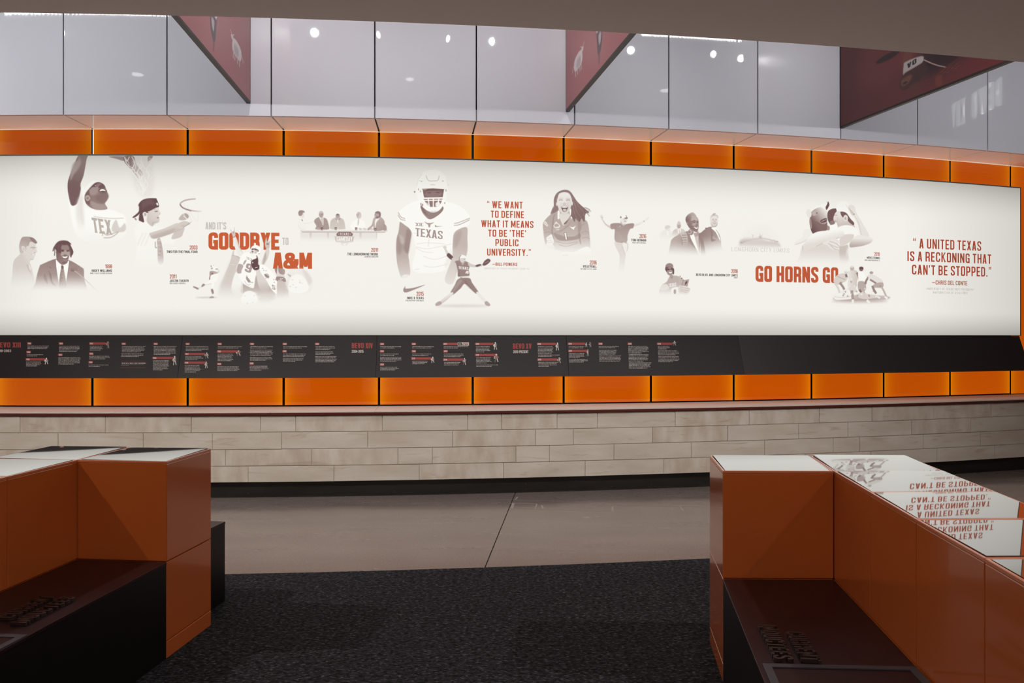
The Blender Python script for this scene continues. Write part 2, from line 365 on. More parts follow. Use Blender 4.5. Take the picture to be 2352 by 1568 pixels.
    # net
    c.poly([(720, 62), (950, 62), (945, 125), (830, 95)], .55, .9, 3); c.poly([(1310, 62), (1380, 62), (1305, 140)], .6, .9, 3)
    c.poly([(945, 62), (1090, 60), (1130, 180), (1220, 300), (1240, 400), (1200, 440), (1130, 350), (1060, 260), (960, 150)], .68, .95, 4, fade=(1100, 250, 1250, 520))
    c.poly([(1100, 80), (1350, 120), (1380, 620), (1180, 640), (1080, 380)], .14, .6, 30)
    for k in range(34):
        x0 = 950+rng.random()*400; y0 = 70+rng.random()*430; s_ = 40+rng.random()*40
        cx = 1130+(y0-70)*.25; x0 = cx+(rng.random()-.5)*(420-y0*.35)
        c.line([(x0, y0), (x0+s_*.6, y0+s_*.9), (x0+s_*.5*(rng.random()), y0+s_*2)], 9, .04, .95, 1.5)
        if k % 2: c.line([(x0+6, y0+6), (x0+s_*.6+6, y0+s_*.9+6)], 4, .5, .5, 2)
    for q in (((950, 70), (990, 130), (1030, 60)), ((960, 70), (985, 160), (1070, 230), (1110, 150)), ((1075, 230), (1130, 310), (1175, 235)), ((1110, 150), (1060, 60)), ((1075, 240), (1070, 300), (1150, 400)), ((1135, 310), (1200, 410), (1240, 330)), ((1200, 410), (1190, 470), (1250, 560)), ((990, 200), (900, 260), (870, 250)), ((1010, 330), (930, 390), (850, 500)), ((940, 400), (1000, 460), (1060, 500)), ((1200, 60), (1220, 180), (1290, 240), (1390, 70))):
        c.line(q, 13, .05, 1, 2)
    # ---- woman in backwards cap cutting a net
    c.view(280, 420, 4.9)
    c.poly([(140, 520), (230, 430), (330, 440), (350, 480), (420, 490), (600, 560), (580, 690), (470, 690), (460, 900), (470, 1000), (160, 1000), (170, 700)], .03, .9, 8, fade=(300, 750, 300, 1020))
    for x0 in (175, 215, 260): c.line([(x0+60, 560), (x0, 700)], 9, .13, .7, 6)
    c.poly([(310, 580), (325, 560), (480, 510), (620, 450), (640, 480), (690, 510), (560, 570), (400, 620), (340, 625)], .22, 1, 2, t2=.33, grad=(400, 520, 430, 620))
    c.poly([(330, 600), (480, 545), (600, 510), (560, 560), (400, 620)], .42, .5, 8)
    c.poly([(600, 545), (700, 500), (690, 560), (660, 610), (560, 630)], .32, .8, 4)
    c.poly([(620, 470), (690, 430), (750, 440), (770, 460), (730, 480), (680, 510), (640, 515)], .25, 1, 3)
    c.line([(690, 500), (730, 475), (780, 440)], 6, .6, .8, 2); c.line([(665, 490), (700, 470)], 5, .55, .6, 2)
    c.poly([(640, 410), (670, 360), (720, 340), (750, 370), (740, 400), (690, 420)], .35, 1, 3); c.poly([(700, 345), (750, 360), (745, 395), (715, 385)], .5, .6, 4)
    c.line([(700, 225), (710, 280), (760, 370), (790, 440)], 6, .12, 1, 2); c.line([(735, 260), (780, 350), (850, 430), (855, 320)], 6, .1, 1, 2)
    c.line([(690, 370), (760, 430), (800, 520), (860, 450)], 6, .06, 1, 1); c.line([(665, 290), (700, 360), (740, 420)], 6, .08, 1, 1)
    c.poly([(300, 460), (280, 420), (300, 320), (400, 270), (420, 310), (435, 340), (415, 370), (425, 400), (415, 440), (360, 450), (345, 490)], .17, 1, 2, t2=.28, grad=(400, 300, 300, 440))
    c.poly([(365, 320), (395, 312), (405, 322), (380, 328)], .7, .8, 2); c.line([(355, 300), (385, 290)], 5, .5, .7, 2)
    c.poly([(390, 388), (415, 385), (405, 400)], .65, .9, 2); c.ell(425, 350, 7, 5, .5, .7, 2)
    c.poly([(345, 440), (415, 440), (380, 455), (345, 480)], .4, .6, 5)
    c.poly([(190, 410), (215, 310), (300, 330), (240, 360), (250, 440), (210, 430)], .92, 1, 2)
    c.ell(258, 352, 26, 28, .15, 1, 2); c.ell(262, 354, 13, 17, .5, .7, 3)
    c.poly([(120, 385), (190, 320), (185, 250), (220, 200), (280, 175), (370, 172), (390, 180), (418, 262), (380, 280), (300, 320), (225, 325), (180, 365), (140, 390)], .93, 1, 1.5)
    c.poly([(270, 185), (340, 190), (370, 240), (300, 250), (230, 290), (225, 220)], .8, .5, 10)
    c.poly([(385, 230), (400, 222), (410, 250), (395, 252)], .05, 1, 1); c.poly([(183, 260), (193, 262), (192, 295), (184, 290)], .1, .9, 1)
    c.poly([(140, 395), (160, 400), (165, 420), (150, 415)], .7, .8, 2)
    c.poly([(395, 640), (430, 625), (460, 750), (465, 900), (410, 900), (400, 720)], .38, .9, 4, fade=(430, 780, 430, 960))
    c.line([(375, 660), (378, 725), (395, 725)], 9, .5, .9, 1); c.line([(400, 650), (440, 640)], 8, .1, .9, 1)
    for k in range(8): c.ell(425+rng.random()*24-12, 680+k*22, 7, 5, .1 if k % 2 else .6, .6, 2)
    c.line([(830, 180), (760, 185), (690, 205), (655, 240), (690, 280), (780, 310), (900, 322)], 15, .4, 1, 1.5, fade=(760, 240, 960, 300))
    c.line([(655, 240), (690, 283), (780, 315)], 13, .75, .6, 3)
    # ---- lettering about the farewell game
    c.view(0, 0, 1)
    c.text("AND IT'S", 471.8, 519.8, 526.7, 16.6, PALE, .17, .07)
    c.text("GOODBYE", 478.8, 641.7, 573, 39.6, ORG, .2, .045)
    c.text("TO", 648.4, 662.7, 562.4, 16.8, PALE, .17, .07)
    c.text("A&M", 627, 716.7, 616.8, 37, ORG, .21, .04)
    c.text("GO HORNS GO", 1735.4, 1925.2, 646.8, 37, (192, 90, 58), .19, .07)
    for txt, x0, x1, y, h, col in (
        ("1998", 241.6, 257.5, 615.7, 8.6, RED), ("RICKY WILLIAMS", 210.8, 257.3, 624, 5.3, INK), ("WINS TEXAS' SECOND HEISMAN", 207.1, 257.3, 629, 3.2, INK),
        ("2003", 435.7, 453.5, 572.7, 9.2, RED), ("TWO FOR THE FINAL FOUR", 382.9, 453.5, 580.6, 5.3, INK),
        ("2011", 389.8, 405.5, 639.4, 9.2, RED), ("JUSTIN TUCKER", 389.8, 433, 647.1, 5.3, INK), ("RIDS AGGIES FAREWELL", 389.8, 426.5, 652.2, 3.3, INK),
        ("2011", 852.7, 868.3, 578, 8.7, RED), ("THE LONGHORN NETWORK", 797.8, 868.3, 585.9, 5.6, INK), ("LAUNCHES ON ESPN", 837, 868.3, 591, 3.3, INK),
        ("2015", 956.7, 973.2, 679, 9.2, RED), ("NIKE X TEXAS", 935.5, 973.2, 686.6, 5.4, INK), ("PARTNERSHIP CONTINUES", 932, 973.2, 691.7, 3.3, INK),
        ("2016", 1354.9, 1370.2, 607, 9.2, RED), ("VOLLEYBALL", 1339, 1370.2, 614.2, 5.3, INK), ("RETURNS TO TITLE GAME", 1333.7, 1370.2, 619, 3.3, INK),
        ("2016", 1468.8, 1484, 546.4, 9, RED), ("TOM HERMAN", 1450, 1484, 553.7, 5.3, INK), ("TAKES OVER FOOTBALL", 1451.8, 1484, 558.6, 3.3, INK),
        ("2018", 1680, 1694.3, 627.2, 9, RED), ("BEVO BLVD. AND LONGHORN CITY LIMITS", 1598.8, 1694.3, 633.2, 5.3, INK), ("DEBUT", 1686, 1694.3, 639, 3.1, INK),
        ("2019", 2008.5, 2020.6, 587.4, 8.2, RED), ("MEN'S TENNIS", 1991.2, 2020.6, 593.8, 4.8, INK), ("WINS CHAMPIONSHIP NO. 12", 1986, 2020.6, 598.6, 3, INK)):
        c.text(txt, x0, x1, y, h, col, .12 if h > 4 else .1, .1 if h > 4 else .12, 1 if h > 4 else .75)
    Q = (186, 78, 50)
    for txt, x0, x1, y in (("“ WE WANT", 1118.8, 1200.4, 477.4), ("TO DEFINE", 1127.3, 1203.5, 499.4), ("WHAT IT MEANS", 1105.5, 1225.3, 521.2), ("TO BE ‘THE’".replace('‘', "'").replace('’', "'"), 1121.4, 1208.2, 543), ("PUBLIC", 1138, 1191, 564.6), ("UNIVERSITY.”", 1118.8, 1219.4, 586.6)):
        c.text(txt, x0, x1, y, 15.8, Q, .135, .13)
    c.text("—BILL POWERS", 1131, 1188.2, 610, 7.4, RED, .12, .13)
    c.text("UNIVERSITY OF TEXAS PRESIDENT (2006-15)", 1112, 1216.3, 617.8, 3.4, (178, 166, 160), .06, .2, .9, slab=True)
    Q = (170, 72, 50)
    for txt, x0, x1, y in (("“ A UNITED TEXAS", 2097.2, 2253.7, 569.5), ("IS A RECKONING THAT", 2084.2, 2276.7, 599), ("CAN'T BE STOPPED.”", 2094.7, 2276.7, 630)):
        c.text(txt, x0, x1, y, 22.5, Q, .135, .13)
    c.text("—CHRIS DEL CONTE", 2141, 2221.3, 653.2, 9.8, Q, .12, .13)
    c.text("UNIVERSITY OF TEXAS VICE PRESIDENT", 2128, 2236.4, 664.7, 4.4, (160, 145, 138), .06, .2, .9, slab=True)
    c.text("AND DIRECTOR OF ATHLETICS", 2142.6, 2222, 673.5, 4.4, (160, 145, 138), .06, .2, .9, slab=True)
    c.text("LONGHORN CITY LIMITS", 1680.4, 1813, 576.5, 9.6, (210, 207, 203), .09, .16, .9)
    # ---- celebrating crowd
    c.view(440, 520, 7.84)
    F = (1200, 950, 1200, 1350)
    c.poly([(760, 640), (700, 640), (600, 900), (520, 1050), (560, 1320), (1500, 1320), (1700, 1230), (1750, 1000), (1500, 1000), (1400, 900), (900, 820)], .28, .75, 26, fade=F)
    c.poly([(900, 1040), (1100, 1040), (1160, 900), (1260, 900), (1500, 1160), (1450, 1280), (1200, 1250), (1150, 1180), (900, 1200)], .42, .8, 12, fade=(1200, 1050, 1200, 1340))
    # fans' arms
    c.poly([(750, 430), (765, 430), (768, 520), (850, 540), (870, 590), (820, 700), (760, 820), (700, 1150), (540, 1200), (560, 960), (680, 680), (720, 530)], .25, .95, 5, fade=(650, 700, 600, 1200))
    c.line([(725, 525), (800, 530), (850, 560), (880, 570)], 10, .5, .6, 4); c.line([(700, 680), (780, 690)], 7, .05, .8, 3)
    c.poly([(790, 830), (900, 850), (910, 1250), (720, 1150)], .02, .9, 5, fade=(800, 1000, 800, 1350)); c.line([(905, 900), (910, 1180)], 12, .35, .5, 5)
    # player's raised arms
    c.poly([(745, 200), (800, 190), (860, 360), (930, 480), (890, 540), (830, 500), (770, 350)], .08, 1, 2); c.poly([(800, 200), (850, 340), (930, 480), (890, 440), (830, 350)], .3, .5, 5)
    c.poly([(700, 60), (712, 55), (728, 100), (745, 90), (765, 80), (766, 15), (774, 15), (780, 80), (790, 120), (785, 180), (750, 200), (735, 160)], .25, 1, 1.5); c.ell(752, 105, 12, 22, .6, .6, 3); c.line([(750, 198), (785, 180)], 9, .9, .9, 1)
    c.poly([(1340, 200), (1350, 200), (1362, 260), (1400, 270), (1420, 250), (1425, 262), (1410, 310), (1400, 390), (1350, 400), (1320, 320)], .28, 1, 1.5); c.ell(1370, 315, 26, 18, .7, .7, 4)
    c.poly([(1345, 400), (1400, 400), (1390, 520), (1340, 640), (1290, 700), (1260, 640), (1310, 520)], .2, 1, 2); c.poly([(1300, 540), (1330, 460), (1350, 560), (1320, 640), (1280, 680)], .5, .5, 6)
    # jersey
    c.poly([(930, 490), (1050, 470), (1160, 560), (1180, 780), (1150, 900), (1130, 1060), (1100, 1110), (950, 1040), (880, 950), (830, 820), (870, 600)], .01, 1, 3)
    c.poly([(840, 680), (930, 700), (900, 790), (890, 840), (820, 830)], .5, .8, 4)
    c.text("TEX", 985, 1090, 585, 42, (150, 130, 128), .1, .12, .9, slab=True, y1=625)
    c.text("9", 950, 1060, 800, 170, (172, 152, 148), .19, .1, .95, y1=845, shear=.22)
    c.poly([(940, 640), (975, 600), (985, 620), (950, 680), (930, 685)], .5, .9, 2)
    c.line([(990, 880), (1040, 990), (1110, 1010)], 12, .5, .8, 2); c.poly([(990, 900), (1060, 980), (1030, 1010), (985, 950)], .55, .9, 3); c.line([(950, 980), (1010, 1050), (1060, 1040)], 7, .5, .7, 2)
    # helmet
    c.ell(1155, 420, 92, 88, .0, 1, 2); c.poly([(1060, 400), (1090, 385), (1200, 400), (1205, 470), (1150, 550), (1080, 540), (1055, 470)], .03, 1, 2)
    c.poly([(1080, 400), (1140, 395), (1200, 420), (1200, 450), (1140, 430), (1085, 420)], .9, .9, 2); c.poly([(1085, 430), (1120, 450), (1110, 480), (1080, 470)], .8, .8, 3); c.poly([(1130, 450), (1180, 455), (1170, 480), (1130, 480)], .6, .7, 3)
    for y in (425, 460, 490): c.line([(1078, y), (1130, y+12), (1195, y+8)], 6, 0, 1, 1)
    c.line([(1125, 400), (1120, 490)], 6, 0, 1, 1); c.ell(1215, 490, 8, 8, .9, .9, 1); c.ell(1062, 470, 6, 12, .8, .7, 2)
    # dark glove and arm
    c.poly([(1160, 760), (1230, 760), (1300, 900), (1400, 1050), (1360, 1180), (1270, 1160), (1200, 1050)], .18, .95, 4, fade=(1280, 950, 1320, 1250))
    c.poly([(1165, 520), (1185, 540), (1200, 600), (1200, 680), (1220, 700), (1215, 765), (1135, 785), (1085, 720), (1070, 640), (1100, 600), (1170, 570)], .93, 1, 2); c.line([(1145, 745), (1190, 730)], 9, .03, 1, 1); c.ell(1100, 650, 12, 14, .1, .9, 2)
    # second player
    c.poly([(1230, 700), (1320, 700), (1480, 850), (1540, 960), (1540, 1210), (1440, 1130), (1340, 960), (1240, 820)], .01, 1, 3)
    c.poly([(1310, 860), (1360, 850), (1400, 890), (1380, 930), (1330, 900)], .65, .9, 2); c.line([(1290, 820), (1410, 900)], 7, 0, 1, 1); c.line([(1310, 900), (1400, 940)], 7, .3, .8, 1)
    c.text("5", 1445, 1510, 1120, 80, (178, 165, 160), .19, .1, .9, y1=1150)
    for x, y in ((1280, 755), (1300, 790), (1340, 795), (1480, 955), (1510, 955), (1490, 1005), (1340, 930)): c.ell(x, y, 8, 9, .75, .7, 2)
    # fan taking a picture
    c.poly([(1500, 760), (1560, 750), (1670, 770), (1670, 860), (1560, 880), (1520, 840)], .6, 1, 2, t2=.45, grad=(1500, 800, 1680, 800)); c.poly([(1545, 760), (1560, 750), (1580, 840), (1670, 880), (1660, 920), (1540, 910), (1530, 870)], .18, 1, 2)
    c.poly([(1530, 905), (1660, 915), (1700, 970), (1680, 1000), (1540, 985)], .55, 1, 2); c.line([(1595, 930), (1605, 950), (1650, 930)], 8, 0, 1, 1)
    c.poly([(1545, 985), (1670, 1000), (1740, 1150), (1740, 1320), (1560, 1320)], .28, .9, 5, fade=(1640, 1050, 1640, 1320))
    c.poly([(1740, 860), (1800, 780), (2000, 760), (2100, 840), (2170, 960), (2150, 1150), (1960, 1200), (1740, 1130), (1700, 1050)], .09, .75, 20)
    c.poly([(1990, 770), (2100, 840), (2170, 980), (2110, 1050), (2050, 920)], .22, .6, 16); c.poly([(1730, 850), (1790, 880), (1780, 910), (1740, 880)], .4, .7, 4)
    c.poly([(1800, 900), (1960, 870), (2080, 1000), (2100, 1150), (1900, 1200), (1740, 1130)], .02, .9, 8)
    for x, y in ((1700, 1080), (1830, 1050), (1880, 1095), (1820, 960), (1950, 1010), (1780, 1080)): c.ell(x, y, 16, 8, .35, .5, 4)
    c.line([(1940, 950), (1960, 1010), (2010, 1030)], 7, .25, .6, 4)
    # helmet seen from behind
    c.ell(1040, 1300, 150, 145, .02, .97, 5, fade=(1040, 1300, 1040, 1440)); c.line([(895, 1270), (950, 1190), (1040, 1160), (1130, 1190), (1190, 1270)], 6, .2, .7, 3)
    for p in (((955, 1240), (965, 1260)), ((1130, 1235), (1135, 1255)), ((1000, 1370), (1010, 1395)), ((1105, 1360), (1100, 1380))): c.line(p, 8, .4, .7, 2, sm=False)
    c.poly([(1200, 1300), (1300, 1230), (1500, 1260), (1480, 1320), (1300, 1400)], .2, .6, 22, fade=(1300, 1250, 1300, 1420))
    # kicker
    c.ell(270, 1278, 200, 12, .3, .8, 12)
    c.poly([(340, 760), (350, 720), (400, 690), (440, 730), (450, 780), (390, 810), (350, 790)], .03, 1, 2); c.poly([(350, 700), (365, 720), (345, 722)], .8, .8, 2); c.ell(365, 755, 16, 18, .6, .7, 5); c.ell(400, 700, 8, 8, .5, .6, 3); c.line([(430, 770), (470, 760)], 14, .7, .8, 4)
    c.poly([(330, 810), (390, 800), (470, 820), (490, 790), (440, 770), (470, 765), (500, 800), (480, 830), (430, 860), (350, 880), (340, 950), (315, 955), (325, 880)], .55, 1, 3, t2=.3, grad=(330, 900, 480, 800)); c.ell(375, 855, 16, 22, .8, .7, 5)
    c.poly([(350, 880), (440, 850), (480, 870), (460, 960), (420, 1000), (390, 1100), (350, 1120), (360, 1020), (260, 1045), (240, 1020), (330, 960)], .02, 1, 3); c.line([(360, 1030), (250, 1048)], 6, .4, .7, 3)
    c.poly([(205, 1030), (245, 1050), (190, 1090), (175, 1080)], .55, 1, 2); c.line([(180, 1085), (125, 1110)], 16, .12, 1, 2); c.poly([(30, 1075), (70, 1085), (125, 1110), (115, 1135), (70, 1115), (35, 1095)], .6, 1, 2)
    c.poly([(350, 1130), (385, 1130), (400, 1200), (375, 1215), (358, 1180)], .58, 1, 2); c.line([(378, 1210), (375, 1260)], 16, .08, 1, 2); c.line([(350, 1100), (345, 1125)], 5, .4, .5, 2); c.poly([(325, 1275), (360, 1255), (398, 1262), (398, 1285), (330, 1290)], .45, 1, 2)
    # ---- studio desk
    c.view(670, 470, 10.226)
    c.poly([(200, 640), (1990, 640), (2000, 870), (900, 900), (210, 860)], .15, .7, 10, fade=(1100, 700, 1100, 900), sm=False)
    for x0 in (440, 850, 1610): c.poly([(x0-22, 650), (x0+30, 650), (x0+30, 820), (x0-22, 820)], .3, .6, 4, fade=(x0, 690, x0, 830), sm=False)
    c.poly([(1980, 640), (2010, 640), (2000, 800), (1990, 800)], .3, .6, 5, sm=False)
    c.poly([(200, 595), (2260, 605), (2200, 650), (1000, 645), (230, 650)], .2, .95, 3, sm=False); c.poly([(240, 632), (2200, 642), (2180, 660), (250, 655)], .4, .7, 4, sm=False)
    c.poly([(260, 590), (2200, 600), (2200, 612), (260, 604)], .02, 1, 2, sm=False)
    # host at left, back to us
    c.poly([(140, 420), (170, 300), (250, 330), (330, 420), (520, 370), (540, 400), (330, 450), (350, 590), (220, 590)], .06, .9, 6); c.line([(270, 440), (400, 435), (500, 395)], 9, .2, .7, 5); c.line([(150, 470), (200, 560), (300, 590)], 12, .18, .6, 6)
    c.poly([(230, 340), (260, 360), (262, 385), (240, 370)], .75, .8, 2); c.poly([(200, 250), (280, 190), (295, 260), (270, 320), (200, 280)], .12, 1, 3)
    c.poly([(155, 190), (180, 140), (230, 130), (290, 145), (305, 185), (270, 190), (240, 250), (175, 260)], .6, 1, 2, t2=.5, grad=(170, 150, 250, 250))
    # first guest
    c.poly([(530, 370), (570, 325), (640, 290), (740, 300), (830, 350), (880, 540), (860, 580), (740, 585), (560, 575), (580, 500), (535, 420)], .5, 1, 2); c.line([(600, 400), (640, 500), (650, 570)], 10, .66, .5, 6); c.poly([(640, 290), (700, 300), (745, 300), (740, 490), (700, 400)], .1, 1, 2); c.poly([(690, 320), (730, 320), (735, 460), (710, 400)], .3, .9, 2)
    c.ell(692, 222, 55, 74, .38, 1, 3, t2=.5, grad=(650, 160, 700, 290)); c.ell(690, 180, 45, 36, .25, .7, 8); face(c, 700, 225, 90, 130, .4, .4, 1, .85); c.poly([(655, 270), (700, 300), (740, 270), (720, 300), (690, 300)], .65, .6, 5)
    # second guest in cap
    c.poly([(895, 520), (920, 370), (1010, 310), (1140, 310), (1220, 360), (1260, 540), (1230, 575), (960, 580), (900, 550)], .3, 1, 2, t2=.25, grad=(1070, 300, 1070, 580)); c.poly([(1020, 290), (1060, 340), (1130, 350), (1140, 300), (1080, 360), (1040, 340)], .55, .9, 3); c.poly([(1070, 355), (1095, 350), (1095, 430), (1082, 430)], .03, 1, 1, sm=False)
    c.ell(1082, 262, 50, 60, .45, 1, 3); c.poly([(1035, 230), (1050, 190), (1085, 175), (1125, 195), (1135, 240), (1110, 225), (1080, 212), (1050, 225)], .03, 1, 2); c.poly([(1045, 230), (1080, 210), (1118, 232), (1080, 240)], .85, .9, 3); face(c, 1082, 262, 85, 95, .45, 0, 1, .8)
    # third guest in white
    c.poly([(1400, 560), (1420, 420), (1540, 340), (1640, 360), (1720, 420), (1700, 590)], .015, .9, 6); c.poly([(1560, 340), (1580, 340), (1575, 440), (1552, 490), (1548, 430)], .28, 1, 2)
    c.ell(1578, 250, 58, 82, .33, 1, 3, t2=.25, grad=(1540, 200, 1620, 250)); face(c, 1560, 255, 90, 130, .33, -.6, 1, .75)
    # fourth guest
    c.poly([(1780, 560), (1880, 470), (1930, 310), (2070, 280), (2170, 370), (2180, 480), (2130, 600), (1930, 600), (1920, 500), (1840, 580), (1790, 600)], .38, 1, 2, t2=.5, grad=(1950, 350, 2150, 600)); c.poly([(2140, 590), (2170, 460), (2220, 500), (2225, 600)], .5, 1, 3); c.line([(2060, 380), (2050, 560)], 8, .55, .5, 5); c.poly([(1970, 345), (2070, 300), (1990, 420), (1960, 560), (1950, 450)], .06, 1, 2)
    c.poly([(1945, 240), (1970, 200), (2050, 190), (2070, 280), (2030, 320), (1970, 320), (1945, 280)], .42, 1, 2); c.poly([(1955, 190), (1990, 160), (2040, 152), (2090, 190), (2090, 270), (2060, 300), (2040, 210), (1980, 210)], .68, 1, 2); c.poly([(1960, 280), (2040, 270), (2060, 300), (2000, 325)], .72, .8, 4); c.ell(1965, 235, 13, 6, .85, .8, 2); c.ell(1968, 280, 20, 8, .1, .8, 2)
    for x0, y0, t_ in ((710, 565, .75), (1035, 560, .6), (1515, 565, .62), (1968, 580, .68)):
        c.poly([(x0-28, y0-33), (x0+28, y0-33), (x0+22, y0+34), (x0-22, y0+34)], t_, 1, 1.5, sm=False); c.poly([(x0-24, y0-24), (x0+24, y0-24), (x0+22, y0-10), (x0-23, y0-10)], .9, .7, 2, sm=False); c.ell(x0+6, y0+10, 12, 12, .15, .7, 3)
    for x0 in (640, 1620, 1720, 1880): c.poly([(x0-60, 560), (x0, 545), (x0+40, 580), (x0-10, 600)], .35, .6, 4)
    # badge
    c.poly([(1040, 680), (1090, 620), (1390, 620), (1445, 680), (1440, 735), (1475, 735), (1440, 880), (1330, 885), (1300, 960), (1170, 960), (1150, 885), (1035, 880), (1000, 735), (1045, 735)], .2, .95, 3, sm=False, fade=(1240, 850, 1240, 1010))
    c.poly([(1050, 688), (1100, 635), (1385, 635), (1435, 688), (1425, 733), (1060, 733)], .7, 1, 1, sm=False); c.text("TEXAS", 1130, 1350, 718, 60, (240, 236, 230), .12, .12); c.ell(1105, 688, 8, 8, .05); c.ell(1375, 688, 8, 8, .05)
    c.poly([(1015, 750), (1460, 750), (1440, 850), (1040, 850)], .34, .9, 3, sm=False); c.text("GAMEDAY", 1055, 1425, 850, 92, (250, 248, 244), .16, .06)
    c.poly([(1165, 895), (1225, 915), (1310, 895), (1260, 930), (1240, 960), (1225, 930)], .02, 1, 2, sm=False)
    # ---- football player
    c.view(660, 370, 4.479)
    c.poly([(1160, 620), (1200, 640), (1275, 720), (1265, 820), (1245, 960), (1255, 1040), (1260, 1170), (1180, 1200), (1140, 1100), (1122, 980), (1122, 820), (1145, 720)], .45, 1, 2, t2=.2, grad=(1180, 900, 1200, 1190))
    c.poly([(1230, 700), (1272, 730), (1262, 850), (1240, 950), (1200, 900), (1215, 800)], .62, .7, 10); c.poly([(1130, 800), (1150, 760), (1180, 860), (1160, 960), (1130, 930)], .6, .5, 12); c.poly([(1150, 760), (1190, 780), (1200, 840), (1170, 850)], .28, .6, 10)
    c.poly([(1710, 750), (1760, 700), (1845, 680), (1852, 780), (1845, 960), (1760, 1110), (1700, 1260), (1620, 1220), (1690, 1000), (1695, 850)], .35, 1, 2, t2=.15, grad=(1750, 850, 1690, 1240)); c.poly([(1720, 760), (1790, 710), (1780, 800), (1720, 900)], .5, .5, 12)
    c.poly([(1150, 520), (1250, 440), (1400, 400), (1650, 420), (1800, 480), (1880, 580), (1860, 660), (1780, 690), (1715, 740), (1700, 860), (1690, 1000), (1600, 1130), (1300, 1130), (1320, 900), (1275, 720), (1200, 650), (1140, 600)], .012, 1, 3)
    c.poly([(1180, 1180), (1230, 1165), (1262, 1190), (1240, 1250), (1195, 1230)], .05, .8, 5)
    for q in (((1320, 880), (1450, 900), (1690, 850)), ((1320, 890), (1400, 930), (1500, 940)), ((1400, 980), (1520, 1010), (1660, 970)), ((1400, 1075), (1500, 1090), (1640, 1060)), ((1330, 850), (1450, 840), (1620, 850)), ((1310, 1115), (1360, 1108))): c.line(q, 6, .22, .6, 4)
    c.line([(1455, 790), (1450, 880)], 9, .14, .8, 4); c.line([(1275, 740), (1320, 740), (1340, 760)], 6, .2, .5, 3); c.poly([(1640, 1000), (1690, 900), (1690, 1020), (1620, 1100)], .14, .5, 14)
    for q in (((1140, 525), (1170, 575), (1212, 590)), ((1138, 552), (1165, 595), (1215, 610)), ((1715, 640), (1760, 632), (1880, 585)), ((1712, 660), (1770, 652), (1878, 602))): c.line(q, 7, .45, .95, 1.5)
    c.poly([(1372, 455), (1420, 440), (1560, 440), (1605, 475), (1590, 520), (1520, 575), (1465, 595), (1420, 560), (1385, 510)], .62, 1, 1.5); c.poly([(1375, 470), (1400, 480), (1440, 560), (1400, 530)], .78, .6, 5); c.line([(1372, 470), (1400, 540), (1465, 594), (1560, 545), (1605, 480)], 5, .75, .8, 1)
    c.poly([(1330, 330), (1335, 200), (1390, 120), (1480, 88), (1570, 105), (1630, 170), (1650, 260), (1640, 330), (1625, 420), (1560, 500), (1500, 525), (1430, 500), (1370, 430)], .012, 1, 2, t2=.03, grad=(1490, 100, 1490, 400))
    c.line([(1330, 260), (1345, 190), (1385, 130)], 5, .25, .6, 3); c.line([(1650, 260), (1640, 190)], 4, .2, .4, 3)
    c.poly([(1385, 285), (1500, 280), (1618, 288), (1605, 370), (1400, 375)], .78, 1, 2, sm=False); c.poly([(1440, 310), (1560, 305), (1590, 350), (1500, 370), (1420, 355)], .6, .6, 10); c.poly([(1400, 290), (1600, 290), (1570, 300), (1430, 303)], .9, .7, 4); c.ell(1460, 325, 22, 6, .95, .6, 4); c.ell(1548, 322, 22, 6, .95, .6, 4); c.poly([(1390, 288), (1440, 288), (1410, 300)], .35, .7, 3)
    c.poly([(1400, 388), (1598, 384), (1580, 440), (1545, 470), (1470, 470), (1430, 440)], .72, .95, 2, sm=False); c.poly([(1525, 430), (1560, 420), (1575, 450), (1530, 470)], .05, .9, 4); c.poly([(1400, 420), (1440, 430), (1460, 470), (1420, 450)], .1, .8, 4)
    for q in (((1385, 290), (1402, 378)), ((1618, 290), (1603, 376)), ((1395, 382), (1600, 378)), ((1380, 405), (1610, 400)), ((1447, 380), (1462, 470)), ((1502, 380), (1502, 490)), ((1560, 380), (1545, 470)), ((1400, 405), (1440, 470), (1500, 490), (1560, 470), (1600, 405))): c.line(q, 11, .0, 1, 1)
    c.line([(1355, 400), (1400, 470), (1480, 520), (1560, 500), (1620, 410)], 12, 0, 1, 2); c.line([(1445, 512), (1480, 520), (1540, 512)], 4, .4, .7, 1)
    for x, y, rx, ry in ((1350, 290, 4, 12), (1370, 310, 4, 10), (1373, 440, 6, 12), (1390, 450, 8, 14), (1632, 300, 4, 14), (1620, 430, 5, 10), (1655, 244, 3, 3), (1490, 517, 3, 3), (1518, 517, 3, 3), (1360, 200, 3, 3), (1600, 205, 10, 3), (1380, 208, 10, 3)): c.ell(x, y, rx, ry, .65, .8, 1.5)
    c.poly([(1300, 308), (1318, 310), (1310, 328)], .8, .9, 1, sm=False)
    c.line([(1427, 148), (1450, 198), (1500, 203), (1548, 196), (1562, 150)], 4, .5, .9, 1); c.ell(1495, 242, 30, 6, .25, .6, 3)
    c.text("XII", 1318, 1385, 668, 34, (165, 145, 142), .1, .1, 1, slab=True)
    c.poly([(1405, 618), (1440, 636), (1478, 636), (1510, 628), (1490, 644), (1473, 650), (1468, 680), (1454, 680), (1448, 652), (1432, 645)], .5, 1, 1, sm=False)
    c.poly([(1522, 655), (1518, 670), (1532, 676), (1595, 668), (1540, 668)], .5, 1, 1)
    c.text("TEXAS", 1318, 1598, 770, 84, (168, 148, 145), .135, .1, 1, slab=True, y1=803)
    c.poly([(1218, 1285), (1196, 1310), (1195, 1340), (1220, 1350), (1270, 1335), (1418, 1272), (1300, 1302), (1240, 1310), (1212, 1308)], .55, 1, 1)
    # softball pitcher
    c.ell(1800, 1488, 280, 10, .28, .8, 14)
